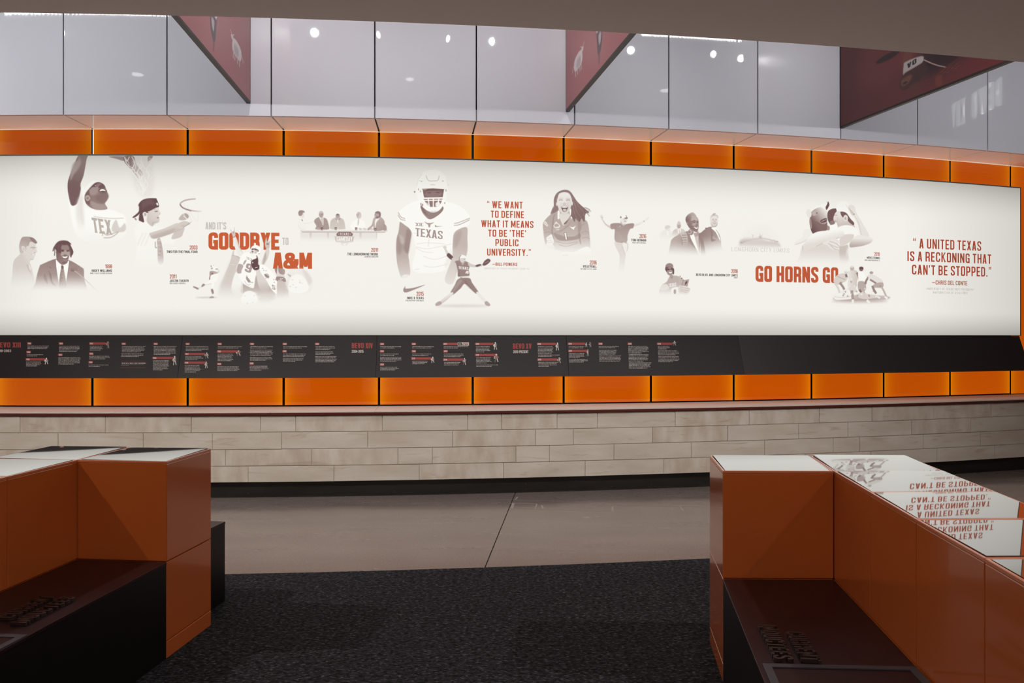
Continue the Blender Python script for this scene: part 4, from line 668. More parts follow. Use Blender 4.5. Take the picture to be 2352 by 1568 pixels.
# timeline rail print: per zoomed view (origin x) -> headings, year tags (x, y, year, bar end), paragraphs (x, y, width, lines)
RAIL = [
 (0, [("BEVO XIII", -45, 245, 193, 61), ("1988-2003", -45, 130, 247, 30)],
  [(317, 146, "1988", 0), (308, 247, "1989", 0), (300, 333, "1990", 530), (688, 147, "1991", 0), (681, 279, "1992", 0), (1046, 147, "1992", 1265), (1044, 266, "1993", 0), (1037, 367, "1994", 0),
   (1425, 150, "1994", 0), (1800, 151, "1996", 0), (1788, 316, "1996", 2040)],
  [(322, 170, 262, 3), (314, 272, 195, 2), (306, 358, 185, 4), (695, 172, 245, 5), (685, 305, 280, 6), (1055, 172, 155, 4), (1045, 290, 250, 3), (1040, 393, 240, 2), (1432, 176, 280, 5), (1425, 262, 270, 3),
   (1805, 177, 280, 7), (1797, 342, 190, 8)]),
 (420, [("BEVO XIV", 1983, 2232, 202, 62), ("2004-2015", 1983, 2122, 255, 32)],
  [(28, 152, "1997", 0), (20, 270, "1997", 260), (16, 372, "1998", 280), (404, 152, "1998", 0), (400, 240, "1998", 650), (400, 387, "1999", 0), (784, 152, "1999", 0), (780, 380, "2000", 0),
   (1170, 152, "2001", 0), (1168, 238, "2002", 0), (1550, 152, "2003", 0)],
  [(34, 178, 280, 4), (28, 297, 210, 3), (22, 398, 190, 6), (412, 178, 300, 2), (408, 265, 185, 6), (405, 413, 265, 4), (792, 178, 285, 2), (790, 218, 280, 5), (788, 305, 280, 3), (785, 406, 230, 4),
   (1178, 178, 285, 2), (1176, 264, 275, 3), (1176, 320, 240, 3), (1558, 178, 250, 3), (1556, 238, 235, 3), (1555, 294, 265, 5)]),
 (860, [("BEVO XV", 1627, 1845, 208, 62), ("2016-PRESENT", 1630, 1808, 259, 32)],
  [(62, 152, "2004", 0), (62, 238, "2005", 0), (62, 393, "2006", 0), (435, 152, "2006", 0), (435, 238, "2008", 0), (430, 322, "2011", 670), (804, 152, "2011", 985), (808, 238, "2011", 0), (805, 336, "2014", 1045),
   (1182, 152, "2014", 1400), (1182, 281, "2015", 1430), (1908, 152, "2016", 2130), (1912, 335, "2016", 2150)],
  [(68, 178, 255, 2), (68, 264, 230, 2), (68, 303, 275, 4), (68, 419, 225, 3), (444, 178, 265, 2), (444, 264, 255, 2), (444, 348, 185, 3), (814, 178, 295, 2), (816, 264, 250, 3), (818, 362, 190, 3),
   (1192, 178, 170, 5), (1195, 307, 185, 5), (1196, 392, 270, 2), (1920, 178, 185, 6), (1922, 276, 255, 2), (1926, 361, 225, 4)]),
 (1290, [], [(72, 150, "2016", 275), (76, 233, "2017", 300), (429, 150, "2018", 0), (773, 150, "2018", 0), (1118, 150, "2019", 1300)],
  [(84, 176, 190, 2), (87, 259, 190, 4), (90, 327, 230, 3), (436, 175, 250, 2), (440, 220, 215, 4), (442, 287, 270, 5), (783, 174, 240, 6), (787, 271, 245, 6), (790, 367, 270, 5),
   (1130, 174, 145, 3), (1132, 227, 250, 4), (1136, 293, 255, 5)]),
]
RFIG = [(0, 545, 355, 30, 42), (0, 1268, 165, 20, 45), (0, 2052, 350, 30, 60), (420, 280, 290, 28, 38), (420, 275, 400, 24, 42), (420, 655, 262, 34, 34), (860, 685, 340, 26, 40), (860, 1058, 362, 24, 46),
        (860, 1420, 178, 28, 50), (860, 1432, 320, 34, 54), (860, 2150, 185, 26, 52), (860, 2170, 345, 26, 36), (1290, 290, 162, 15, 30), (1290, 335, 162, 18, 32), (1290, 308, 255, 15, 44), (1290, 1325, 145, 24, 30)]

def rail_art(c):
    rng = np.random.default_rng(8)
    TAG, LT = (158, 66, 60), (238, 230, 226)
    for ox, heads, tags, paras in RAIL:
        c.view(ox, 760, 5.113)
        for i, (s_, x0, x1, y, h) in enumerate(heads):
            c.text(s_, x0, x1, y, h, TAG if i % 2 == 0 else (205, 195, 190), .18, .07)
        for x, y, s_, bar in tags:
            x1 = bar if bar else x+54
            c.poly([(x, y-14), (x1, y-14), (x1, y+13), (x, y+13)], TAG, 1, 0, sm=False)
            c.text(s_, x+9, x+47, y+10, 20, LT, .14, .09)
        for x, y, w, n in paras:
            for k in range(n):
                yy = y+k*15.4+6; xe = x+w*(1-rng.random()*.12 if k < n-1 else .55+.35*rng.random()); xx = x
                while xx < xe:
                    ww = 10+rng.random()*30; x2 = min(xx+ww, xe)
                    c.poly([(xx, yy-3.6), (x2, yy-3.6), (x2, yy+3.2), (xx, yy+3.2)], LT, .62+.25*rng.random(), 0, sm=False)
                    q = xx+4
                    while q < x2-4:
                        c.poly([(q, yy-4), (q+1.6, yy-4), (q+1.6, yy+4), (q, yy+4)], (46, 41, 41), .6, 0, sm=False); q += 5.5
                    xx = x2+4.5
    c.view(0, 760, 5.113)
    c.poly([(1422, 352), (1712, 352), (1712, 355), (1422, 355)], TAG, .9, sm=False); c.poly([(1420, 426), (1710, 426), (1710, 429), (1420, 429)], TAG, .9, sm=False)
    c.text('“MAYBE WE\'LL WIN BY THREE TOUCHDOWNS.”', 1424, 1722, 385, 14, LT, .14, .08)
    for x0, x1, yy in ((1424, 1690, 394), (1420, 1515, 404)): c.poly([(x0, yy-2.5), (x1, yy-2.5), (x1, yy+2.5), (x0, yy+2.5)], LT, .35, sm=False)
    # small cut-out sports figures beside the tags
    for i, (ox, x, y, w, h) in enumerate(RFIG):
        c.view(ox, 760, 5.113)
        G = [(225, 218, 214), (120, 108, 104), (170, 110, 90), (90, 80, 80)]
        a, b_ = G[i % 2], G[(i+1) % 4]
        c.ell(x, y-h*.78, w*.3, h*.2, G[0], 1, 1)
        c.poly([(x-w*.5, y-h*.5), (x+w*.4, y-h*.55), (x+w*.45, y), (x+w*.2, y+h*.1), (x-w*.4, y+h*.1)], a, 1, 2)
        c.poly([(x-w*.1, y-h*.4), (x+w*.4, y-h*.5), (x+w*.4, y-h*.05), (x, y)], b_, .8, 3)
        c.line([(x-w*.45, y-h*.42), (x-w*.8, y-h*.15), (x-w*.5, y+h*.1)], w*.22, G[0], 1, 1.5); c.line([(x+w*.4, y-h*.45), (x+w*.85, y-h*.6 if i % 3 else y-h*.1)], w*.2, b_, 1, 1.5, sm=False)
        c.line([(x-w*.25, y+h*.05), (x-w*.4, y+h*.5), (x-w*.5, y+h*.85)], w*.28, a, 1, 2); c.line([(x+w*.25, y+h*.05), (x+w*.4, y+h*.45), (x+w*.6, y+h*.8)], w*.28, G[0], 1, 2)
    c.view(860, 760, 5.113)
    c.poly([(978, 132), (1110, 132), (1110, 170), (978, 170)], (225, 218, 214), 1, sm=False); c.poly([(983, 136), (1026, 136), (1026, 166), (983, 166)], (40, 34, 34), 1, sm=False)
    c.poly([(988, 142), (1003, 150), (1020, 142), (1008, 156), (1004, 164), (1000, 156)], (225, 218, 214), 1, sm=False); c.text("LONGHORN", 1030, 1106, 149, 12, TAG, .17, .07); c.text("NETWORK", 1030, 1106, 165, 12, (40, 34, 34), .17, .07)
def banner_art(c, kind):
    """c in sign units: x 0..1000 from the wall outwards, y 0..1000 top to bottom"""
    c.view(0, 0, 1)
    if kind == 'steer':       # head of a steer wearing a lettered halter
        c.poly([(150, 300), (420, 350), (470, 560), (280, 760), (120, 640)], (122, 56, 54), .55, 60)
        c.poly([(560, 300), (800, 300), (820, 620), (640, 860), (480, 800)], (30, 15, 18), .8, 50)
        c.poly([(395, 560), (430, 540), (440, 640), (452, 720), (440, 800), (395, 800), (388, 680)], (112, 62, 48), 1, 8)
        c.poly([(392, 672), (400, 645), (470, 650), (500, 672), (492, 722), (452, 735), (410, 745), (390, 760)], (178, 168, 165), 1, 4)
        c.text("VO", 412, 462, 715, 44, (45, 35, 36), .2, .12, 1, slab=True, y1=700)
        c.poly([(395, 752), (450, 738), (500, 730), (520, 800), (470, 880), (400, 900), (372, 860), (374, 800)], (64, 34, 30), 1, 8)
        c.poly([(380, 800), (420, 780), (440, 800), (420, 850), (385, 860)], (120, 72, 56), .9, 8); c.ell(400, 836, 14, 9, (28, 14, 14), .9, 3)
        c.poly([(420, 890), (470, 880), (480, 960), (450, 990), (432, 940)], (92, 46, 36), .9, 8)
        c.line([(500, 700), (560, 790), (610, 850)], 7, (190, 165, 150), .9, 2); c.line([(500, 900), (560, 890), (640, 840), (760, 790), (960, 740)], 10, (96, 46, 34), .8, 4)
        c.poly([(560, 900), (590, 900), (590, 985), (566, 980)], (120, 62, 40), .6, 6); c.ell(300, 520, 70, 30, (40, 18, 20), .9, 5)
        for k in range(26): c.ell(585+(k*37) % 90, 850+(k*53) % 60, 8, 3, (140, 76, 50), .5, 3)
    else:                     # a steer above a smaller walking steer
        c.view(75, 150, 1); x = 430
        c.poly([(x-160, 250), (x+40, 300), (x+60, 640), (x-60, 760), (x-200, 600)], (150, 104, 106), .35, 60)
        c.poly([(x-40, 330), (x+50, 330), (x+66, 430), (x+50, 520), (x+30, 640), (x-10, 660), (x-36, 560), (x-50, 440)], (92, 66, 72), 1, 8)
        c.poly([(x-44, 400), (x+44, 380), (x+56, 470), (x+24, 520), (x-36, 520)], (214, 202, 202), 1, 5); c.ell(x-20, 440, 8, 14, (90, 66, 72), .8, 3); c.ell(x+30, 430, 8, 14, (90, 66, 72), .8, 3)
        c.poly([(x-26, 540), (x+30, 530), (x+36, 640), (x+10, 720), (x-20, 700)], (72, 50, 56), 1, 6); c.poly([(x-10, 560), (x+24, 556), (x+20, 620), (x, 650)], (188, 174, 174), .9, 6)
        c.line([(x+60, 440), (x+140, 470), (x+200, 430)], 12, (196, 182, 182), .9, 3)
        c.poly([(x-12, 720), (x+8, 720), (x+4, 800), (x-6, 800)], (80, 50, 56), .6, 8)
        c.view(0, 0, 1); y = 690
        c.poly([(150, y-50), (230, y-70), (268, y-20), (262, y+60), (215, y+75), (160, y+70), (136, y+20)], (216, 205, 205), 1, 4); c.ell(268, y-52, 18, 24, (206, 194, 194), 1, 3); c.line([(262, y-74), (240, y-96)], 6, (216, 205, 205), 1, 2); c.line([(276, y-74), (300, y-92)], 6, (216, 205, 205), 1, 2)
        c.poly([(180, y-10), (236, y-20), (240, y+50), (190, y+60)], (120, 94, 98), .35, 12)
        for dx in (160, 190, 228, 250): c.line([(dx, y+50), (dx+6, y+120)], 12, (190, 176, 176), .9, 3)
        c.line([(150, y-10), (120, y+10), (112, y+50)], 8, (205, 192, 192), .9, 3)
# ---------------------------------------------------------------- helpers
def srgb(r, g, b):
    f = lambda v: (v/255/12.92 if v <= 10.3 else ((v/255+.055)/1.055)**2.4)
    return (f(r), f(g), f(b), 1)
def mat(name, col, rough=.5, spec=.5, metal=0, coat=0, bump=None, vary=None, emis=None):
    m = bpy.data.materials.new(name); m.use_nodes = True; nt = m.node_tree; p = nt.nodes['Principled BSDF']
    p.inputs['Base Color'].default_value = col; p.inputs['Roughness'].default_value = rough
    p.inputs['Specular IOR Level'].default_value = spec; p.inputs['Metallic'].default_value = metal
    p.inputs['Coat Weight'].default_value = coat; p.inputs['Coat Roughness'].default_value = .03
    tc = nt.nodes.new('ShaderNodeTexCoord')
    if vary:
        col2, scale, detail = vary[:3]; sc = vary[3] if len(vary) > 3 else (1, 1, 1)
        mp = nt.nodes.new('ShaderNodeMapping'); mp.inputs['Scale'].default_value = sc; nt.links.new(tc.outputs['Object'], mp.inputs[0])
        n = nt.nodes.new('ShaderNodeTexNoise'); n.inputs['Scale'].default_value = scale; n.inputs['Detail'].default_value = detail
        nt.links.new(mp.outputs[0], n.inputs['Vector'])
        r = nt.nodes.new('ShaderNodeValToRGB'); r.color_ramp.elements[0].position = .32; r.color_ramp.elements[1].position = .68
        r.color_ramp.elements[0].color = col; r.color_ramp.elements[1].color = col2
        nt.links.new(n.outputs['Fac'], r.inputs[0]); nt.links.new(r.outputs[0], p.inputs['Base Color'])
    if bump:
        n = nt.nodes.new('ShaderNodeTexNoise'); n.inputs['Scale'].default_value = bump[0]; n.inputs['Detail'].default_value = 4
        nt.links.new(tc.outputs['Object'], n.inputs['Vector'])
        b = nt.nodes.new('ShaderNodeBump'); b.inputs['Strength'].default_value = bump[1]; b.inputs['Distance'].default_value = bump[2]
        nt.links.new(n.outputs['Fac'], b.inputs['Height']); nt.links.new(b.outputs[0], p.inputs['Normal'])
    if emis:
        p.inputs['Emission Color'].default_value = emis[0]; p.inputs['Emission Strength'].default_value = emis[1]
    return m
def link(name, me, m, parent=None, bev=0):
    o = bpy.data.objects.new(name, me); C.objects.link(o)
    if m is not None and not me.materials: me.materials.append(m)
    if parent is not None:
        o.parent = parent; o.matrix_parent_inverse = parent.matrix_world.inverted() if parent.type != 'EMPTY' else parent.matrix_basis.inverted()
    if bev:
        b = o.modifiers.new('bevel', 'BEVEL'); b.width = bev; b.segments = 2; b.limit_method = 'ANGLE'; b.angle_limit = .6
    return o
def tag(o, label=None, cat=None, group=None, kind=None):
    if label: o['label'] = label
    if cat: o['category'] = cat
    if group: o['group'] = group
    if kind: o['kind'] = kind
    return o
def empty(name, loc, label=None, cat=None, group=None):
    o = bpy.data.objects.new(name, None); C.objects.link(o); o.location = loc; o.empty_display_size = .1
    bpy.context.view_layer.update()
    return tag(o, label, cat, group)
def mesh(vs, fs, smooth=False):
    me = bpy.data.meshes.new('m'); me.from_pydata([tuple(map(float, v)) for v in vs], [], fs); me.update()
    if smooth:
        for p in me.polygons: p.use_smooth = True
    return me
def arcbox_data(p0, p1, o0, o1, z0, z1, n=6, tilt=0):
    """curved box; o0 < o1 are offsets (o1 faces the room); tilt = extra offset of the lower edge"""
    vs, fs = [], []
    for i in range(n+1):
        ph = p0+(p1-p0)*i/n
        vs += [arc(ph, o0+tilt, z0), arc(ph, o1+tilt, z0), arc(ph, o1, z1), arc(ph, o0, z1)]
    for i in range(n):
        a = i*4; b = a+4
        fs += [(a+1, b+1, b+2, a+2), (a, a+3, b+3, b), (a+2, b+2, b+3, a+3), (a, b, b+1, a+1)]
    fs += [(0, 1, 2, 3), (n*4, n*4+3, n*4+2, n*4+1)]
    return vs, fs
def arcbox(name, p0, p1, o0, o1, z0, z1, m, parent=None, n=6, tilt=0, bev=0, uv=None, side=None):
    vs, fs = arcbox_data(p0, p1, o0, o1, z0, z1, n, tilt)
    me = mesh(vs, fs)
    if uv:
        u0, u1, v0, v1 = uv if uv is not True else (0, 1, 0, 1)
        l = me.uv_layers.new(name='UVMap')
        for p in me.polygons:
            for li in p.loop_indices:
                vi = me.loops[li].vertex_index; i, k = divmod(vi, 4)
                l.data[li].uv = (u0+(u1-u0)*i/n, v1 if k in (2, 3) else v0)
    if side:
        me.materials.append(m); me.materials.append(side)
        for p in me.polygons: p.material_index = 0 if (p.index < 4*n and p.index % 4 == 0) else 1
    return link(name, me, m, parent, bev)
def prism(name, pts, z0, z1, m, parent=None, bev=0, ztop=None):
    n = len(pts); zt = ztop or [z1]*n
    ar = sum(pts[i][0]*pts[(i+1) % n][1]-pts[(i+1) % n][0]*pts[i][1] for i in range(n))
    if ar < 0: pts = pts[::-1]; zt = zt[::-1]
    vs = [(x, y, z0) for x, y in pts]+[(x, y, z) for (x, y), z in zip(pts, zt)]
    fs = [tuple(range(n))[::-1], tuple(range(n, 2*n))]+[(i, (i+1) % n, n+(i+1) % n, n+i) for i in range(n)]
    return link(name, mesh(vs, fs), m, parent, bev)
def shrink(pts, d):
    P = [np.array(p, float) for p in pts]; n = len(P); out = []
    ar = sum(P[i][0]*P[(i+1) % n][1]-P[(i+1) % n][0]*P[i][1] for i in range(n)); sgn = 1 if ar > 0 else -1
    for i in range(n):
        a, b, c = P[i-1], P[i], P[(i+1) % n]
        u = (b-a)/np.hypot(*(b-a)); v = (c-b)/np.hypot(*(c-b))
        n1 = np.array([-u[1], u[0]])*sgn; n2 = np.array([-v[1], v[0]])*sgn
        m = n1+n2; m = m/(m@n1)
        out.append(tuple(b+m*d))
    return out
def image_from(name, arr):
    h, w = arr.shape[:2]
    im = bpy.data.images.new(name, w, h, alpha=False)
    buf = np.ones((h, w, 4), np.float32); buf[..., :3] = np.clip(arr[::-1]/255, 0, 1)
    im.pixels.foreach_set(buf.ravel()); im.update(); im.pack()
    return im
def image_mat(name, im, emit=0, rough=.5, spec=.5, coat=0, ext='EXTEND', gain=1):
    m = bpy.data.materials.new(name); m.use_nodes = True; nt = m.node_tree; p = nt.nodes['Principled BSDF']
    t = nt.nodes.new('ShaderNodeTexImage'); t.image = im; t.extension = ext; t.interpolation = 'Cubic'
    p.inputs['Roughness'].default_value = rough; p.inputs['Specular IOR Level'].default_value = spec; p.inputs['Coat Weight'].default_value = coat
    if emit:
        p.inputs['Base Color'].default_value = (.008, .008, .008, 1)
        nt.links.new(t.outputs[0], p.inputs['Emission Color']); p.inputs['Emission Strength'].default_value = emit
    else: nt.links.new(t.outputs[0], p.inputs['Base Color'])
    return m
def tube(name, p0, p1, r, m, parent=None, n=20, cap=True):
    a, b = np.array(p0, float), np.array(p1, float); d = (b-a)/np.linalg.norm(b-a)
    u = np.cross(d, [0, 0, 1] if abs(d[2]) < .9 else [1, 0, 0]); u /= np.linalg.norm(u); v = np.cross(d, u)
    r0, r1 = r if isinstance(r, tuple) else (r, r)
    vs = [a+(u*math.cos(t)+v*math.sin(t))*r0 for t in np.arange(n)*2*math.pi/n]+[b+(u*math.cos(t)+v*math.sin(t))*r1 for t in np.arange(n)*2*math.pi/n]
    fs = [(i, (i+1) % n, n+(i+1) % n, n+i) for i in range(n)]
    if cap: fs += [tuple(range(n))[::-1], tuple(range(n, 2*n))]
    return link(name, mesh(vs, fs), m, parent)

# ---------------------------------------------------------------- materials
M_black = mat('black_backing', srgb(14, 12, 12), .6)
M_toe = mat('black_toe_kick', srgb(26, 23, 22), .35, vary=(srgb(36, 33, 31), 3, 3, (1, 1, 4)))
M_stone = mat('limestone', srgb(212, 204, 193), .72, .35, vary=(srgb(196, 185, 171), 2.2, 9, (1, 1, 3.2)), bump=(42, .35, .004))
M_stone2 = mat('limestone_streaked', srgb(213, 205, 194), .72, .35, vary=(srgb(190, 176, 160), 3.4, 10, (2.5, 1, 1.1)), bump=(38, .35, .004))
for m_, ang in ((M_stone, .5), (M_stone2, -1.0)):
    nt = m_.node_tree; p = nt.nodes['Principled BSDF']; src = p.inputs['Base Color'].links[0].from_socket
    tc = nt.nodes.new('ShaderNodeTexCoord'); mp = nt.nodes.new('ShaderNodeMapping'); mp.inputs['Rotation'].default_value = (0, ang, 0); mp.inputs['Scale'].default_value = (1, 1, 7)
    n = nt.nodes.new('ShaderNodeTexNoise'); n.inputs['Scale'].default_value = 2.6; n.inputs['Detail'].default_value = 7; n.inputs['Distortion'].default_value = .8
    r = nt.nodes.new('ShaderNodeValToRGB'); r.color_ramp.elements[0].position = .60; r.color_ramp.elements[0].color = (0, 0, 0, 1); r.color_ramp.elements[1].position = .72; r.color_ramp.elements[1].color = (.55,)*3+(1,)
    x = nt.nodes.new('ShaderNodeMix'); x.data_type = 'RGBA'; x.inputs[7].default_value = srgb(170, 150, 128)
    nt.links.new(tc.outputs['Object'], mp.inputs[0]); nt.links.new(mp.outputs[0], n.inputs['Vector']); nt.links.new(n.outputs['Fac'], r.inputs[0]); nt.links.new(r.outputs[0], x.inputs[0]); nt.links.new(src, x.inputs[6]); nt.links.new(x.outputs[2], p.inputs['Base Color'])
M_mortar = mat('mortar', srgb(182, 174, 162), .9, .2)
M_gray = mat('back_painted_glass', srgb(190, 190, 196), .012, .5, coat=.3)
M_strip = mat('aluminium_strip', srgb(150, 146, 150), .3, metal=.4)
M_soff = mat('soffit_glass', srgb(252, 248, 244), .3, .3, coat=.35)
M_ledge = mat('ledge_top', srgb(214, 204, 196), .5, .2)
M_nose = mat('ledge_nose', srgb(92, 42, 36), .22, .6)
M_rail = None
M_ceil = mat('ceiling_paint', srgb(246, 234, 228), .8, .2)
M_ceil2 = mat('upper_ceiling_paint', srgb(120, 118, 120), .9, .1)
M_wallp = mat('room_wall_paint', srgb(200, 192, 186), .8, .2)
M_frame = mat('lightbox_frame', srgb(84, 80, 78), .5, .3)
M_or = mat('orange_lacquer', srgb(204, 104, 48), .16, .5, coat=.35)
M_lip = mat('orange_lacquer_edge', srgb(224, 128, 84), .22, .6, coat=.3)  # mural reflection on the lip painted in as a paler, pinker orange
M_tile = mat('glossy_glass_top', srgb(70, 68, 68), .012, .5, coat=1); M_tile.node_tree.nodes['Principled BSDF'].inputs['IOR'].default_value = 2.0
M_seat = mat('maroon_seat', srgb(46, 22, 24), .4, .3, vary=(srgb(36, 16, 18), 9, 5))
M_front = mat('black_panel', srgb(18, 15, 15), .4, .3)
M_letter = mat('bronze_letters', srgb(52, 40, 38), .35, .5)
M_case = mat('case_frame', srgb(70, 70, 76), .4, .3)
M_glass = mat('case_glass', srgb(5, 5, 6), .35, .15)
M_signedge = mat('sign_edge', srgb(50, 42, 39), .45, .3)
M_lamp = mat('lamp_body', srgb(205, 205, 205), .4)
M_led = mat('led_disc', srgb(255, 255, 255), .5, emis=((1, .98, .95, 1), 22))
M_led2 = mat('led_recessed', srgb(255, 255, 255), .5, emis=((1, .98, .95, 1), 5))
M_bar = mat('led_bar', srgb(255, 255, 255), .5, emis=((1, .98, .96, 1), BAR_E))
M_leak = mat('light_gap', srgb(255, 255, 255), .5, emis=((1, .98, .95, 1), 1.1))

def orange_glow():
    m = bpy.data.materials.new('edge_lit_orange_glass'); m.use_nodes = True; nt = m.node_tree; p = nt.nodes['Principled BSDF']
    p.inputs['Base Color'].default_value = srgb(60, 16, 2); p.inputs['Roughness'].default_value = .03; p.inputs['Specular IOR Level'].default_value = .45
    uv = nt.nodes.new('ShaderNodeUVMap'); sep = nt.nodes.new('ShaderNodeSeparateXYZ'); nt.links.new(uv.outputs[0], sep.inputs[0])
    def mth(op, a, b=None, clamp=False):
        n = nt.nodes.new('ShaderNodeMath'); n.operation = op; n.use_clamp = clamp
        for i, q in enumerate((a, b)):
            if q is None: continue
            if isinstance(q, (int, float)): n.inputs[i].default_value = q
            else: nt.links.new(q, n.inputs[i])
        return n.outputs[0]
    d = mth('ABSOLUTE', mth('SUBTRACT', sep.outputs[0], .5)); ex = mth('POWER', mth('MULTIPLY', d, 2.0), 6.0)
    d2 = mth('ABSOLUTE', mth('SUBTRACT', sep.outputs[1], .5)); ey = mth('POWER', mth('MULTIPLY', d2, 2.0), 5.0)
    n = nt.nodes.new('ShaderNodeTexNoise'); n.inputs['Scale'].default_value = .9; n.inputs['Detail'].default_value = 1
    tc = nt.nodes.new('ShaderNodeTexCoord'); nt.links.new(tc.outputs['Object'], n.inputs['Vector'])
    fac = mth('ADD', mth('ADD', ex, mth('MULTIPLY', ey, .08)), mth('MULTIPLY', mth('SUBTRACT', n.outputs['Fac'], .5), .5), True)
    r = nt.nodes.new('ShaderNodeValToRGB'); r.color_ramp.elements[0].color = srgb(200, 82, 0); r.color_ramp.elements[1].color = srgb(232, 124, 0)
    nt.links.new(fac, r.inputs[0])
    nt.links.new(r.outputs[0], p.inputs['Emission Color'])
    a = nt.nodes.new('ShaderNodeAttribute'); a.attribute_type = 'OBJECT'; a.attribute_name = 'lum'; nt.links.new(a.outputs['Fac'], p.inputs['Emission Strength'])
    return m
M_glow = orange_glow()

def speckle(name, base, c2, cs, rough, carpet=False):
    m = bpy.data.materials.new(name); m.use_nodes = True; nt = m.node_tree; p = nt.nodes['Principled BSDF']
    tc = nt.nodes.new('ShaderNodeTexCoord')
    def noise(scale, det, sc=(1, 1, 1)):
        mp = nt.nodes.new('ShaderNodeMapping'); mp.inputs['Scale'].default_value = sc; nt.links.new(tc.outputs['Object'], mp.inputs[0])
        n = nt.nodes.new('ShaderNodeTexNoise'); n.inputs['Scale'].default_value = scale; n.inputs['Detail'].default_value = det; nt.links.new(mp.outputs[0], n.inputs['Vector']); return n
    def ramp(n, p0, p1, a, b):
        r = nt.nodes.new('ShaderNodeValToRGB'); r.color_ramp.elements[0].position = p0; r.color_ramp.elements[1].position = p1
        r.color_ramp.elements[0].color = a; r.color_ramp.elements[1].color = b; nt.links.new(n.outputs['Fac'], r.inputs[0]); return r
    def mix(f, a, b):
        x = nt.nodes.new('ShaderNodeMix'); x.data_type = 'RGBA'; nt.links.new(f, x.inputs[0]); nt.links.new(a, x.inputs[6])
        if isinstance(b, tuple): x.inputs[7].default_value = b
        else: nt.links.new(b, x.inputs[7])
        return x.outputs[2]
    W1, B1 = (1, 1, 1, 1), (0, 0, 0, 1)
    if carpet:
        a = ramp(noise(38, 7, (1, 1.15, 1)), .38, .64, base, c2)
        f = ramp(noise(95, 4, (.5, 1.2, 1)), .56, .70, B1, W1)
        out = mix(f.outputs[0], a.outputs[0], cs)
        h = noise(70, 5)
        bp = nt.nodes.new('ShaderNodeBump'); bp.inputs['Strength'].default_value = .9; bp.inputs['Distance'].default_value = .006
        nt.links.new(h.outputs['Fac'], bp.inputs['Height']); nt.links.new(bp.outputs[0], p.inputs['Normal'])
        p.inputs['Specular IOR Level'].default_value = .15
    else:
        a = ramp(noise(1.1, 5, (.5, 1.9, 1)), .25, .75, base, c2)
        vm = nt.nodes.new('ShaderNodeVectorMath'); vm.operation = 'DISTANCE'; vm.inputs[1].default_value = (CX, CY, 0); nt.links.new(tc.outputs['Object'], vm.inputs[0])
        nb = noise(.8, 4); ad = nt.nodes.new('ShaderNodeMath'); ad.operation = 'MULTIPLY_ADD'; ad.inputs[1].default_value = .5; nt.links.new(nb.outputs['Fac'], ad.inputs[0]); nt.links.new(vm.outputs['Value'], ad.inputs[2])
        mr = nt.nodes.new('ShaderNodeMapRange'); mr.inputs[1].default_value = RW+1.36; mr.inputs[2].default_value = RW+1.18; mr.inputs[3].default_value = 0; mr.inputs[4].default_value = .75; nt.links.new(ad.outputs[0], mr.inputs[0])  # dark toe-kick reflection painted into the concrete as a band along the wall
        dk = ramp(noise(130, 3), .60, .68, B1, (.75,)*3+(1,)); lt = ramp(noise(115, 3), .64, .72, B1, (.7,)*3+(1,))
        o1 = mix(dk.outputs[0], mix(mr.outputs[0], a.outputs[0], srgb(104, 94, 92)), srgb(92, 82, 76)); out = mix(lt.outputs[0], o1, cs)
        p.inputs['Specular IOR Level'].default_value = .5
        rr = ramp(noise(2.2, 5, (.5, 2, 1)), .3, .7, (rough*.75,)*3+(1,), (rough*1.25,)*3+(1,)); nt.links.new(rr.outputs[0], p.inputs['Roughness'])
    if carpet: p.inputs['Roughness'].default_value = rough
    nt.links.new(out, p.inputs['Base Color'])
    return m
M_carpet = speckle('charcoal_carpet', srgb(18, 19, 22), srgb(52, 52, 58), srgb(104, 104, 112), .95, True)
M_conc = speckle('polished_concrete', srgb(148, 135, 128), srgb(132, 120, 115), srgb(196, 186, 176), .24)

# ---------------------------------------------------------------- print on the mural, rail and signs
def wall_canvas(px_per_m, ph0, ph1, z0, z1, off, base, zoff=None):
    Wd = int((ph1-ph0)*(RW+off)*px_per_m); Hd = int((z1-z0)*px_per_m)
    def mp(x, y):
        ph, z = hit(x, y, off)
        if zoff is not None:              # slanted board: the lower edge stands further out
            for _ in range(4):
                o = off+zoff*np.clip((z1-z)/(z1-z0), 0, 1.2)
                t = (np.asarray(x, float)-1176)/F; r = RW+o
                a = t*t+1; b = -2*(t*CX+CY); c = CX*CX+CY*CY-r*r
                Y = (-b-np.sqrt(b*b-4*a*c))/(2*a); ph = np.arctan2(t*Y-CX, CY-Y); z = EYE+(HZ-np.asarray(y, float))*Y/F
        return np.stack([(ph-ph0)/(ph1-ph0)*Wd, (z1-z)/(z1-z0)*Hd], -1)
    c = Canvas(Wd, Hd, mp, base); c.unit = px_per_m/235.
    return c
MO, ROFF, RTILT, ZR0, ZR1 = .06, .06, .14, 1.098, 1.504
phL = PH(-1.2); phR = float(hit(2343, 600, MO)[0])
cv = wall_canvas(520, phL, phR, ZMB, ZMT, MO, (244, 243, 239))
mural_art(cv)
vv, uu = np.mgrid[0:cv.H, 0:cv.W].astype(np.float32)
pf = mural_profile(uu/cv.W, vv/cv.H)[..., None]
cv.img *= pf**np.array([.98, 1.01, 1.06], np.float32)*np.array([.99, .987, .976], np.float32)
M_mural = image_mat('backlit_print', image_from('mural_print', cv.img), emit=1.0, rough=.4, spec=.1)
rphR = float(hit(2341, 771, ROFF)[0]); rph = [float(hit(x, 771, ROFF)[0]) for x in (-28, 420, 866, 1300, 1695, 2043)]+[rphR]
rc = wall_canvas(900, rph[0], rph[4], ZR0, ZR1, ROFF, (36, 31, 31), RTILT)
rail_art(rc)
rim = image_from('rail_print', rc.img)
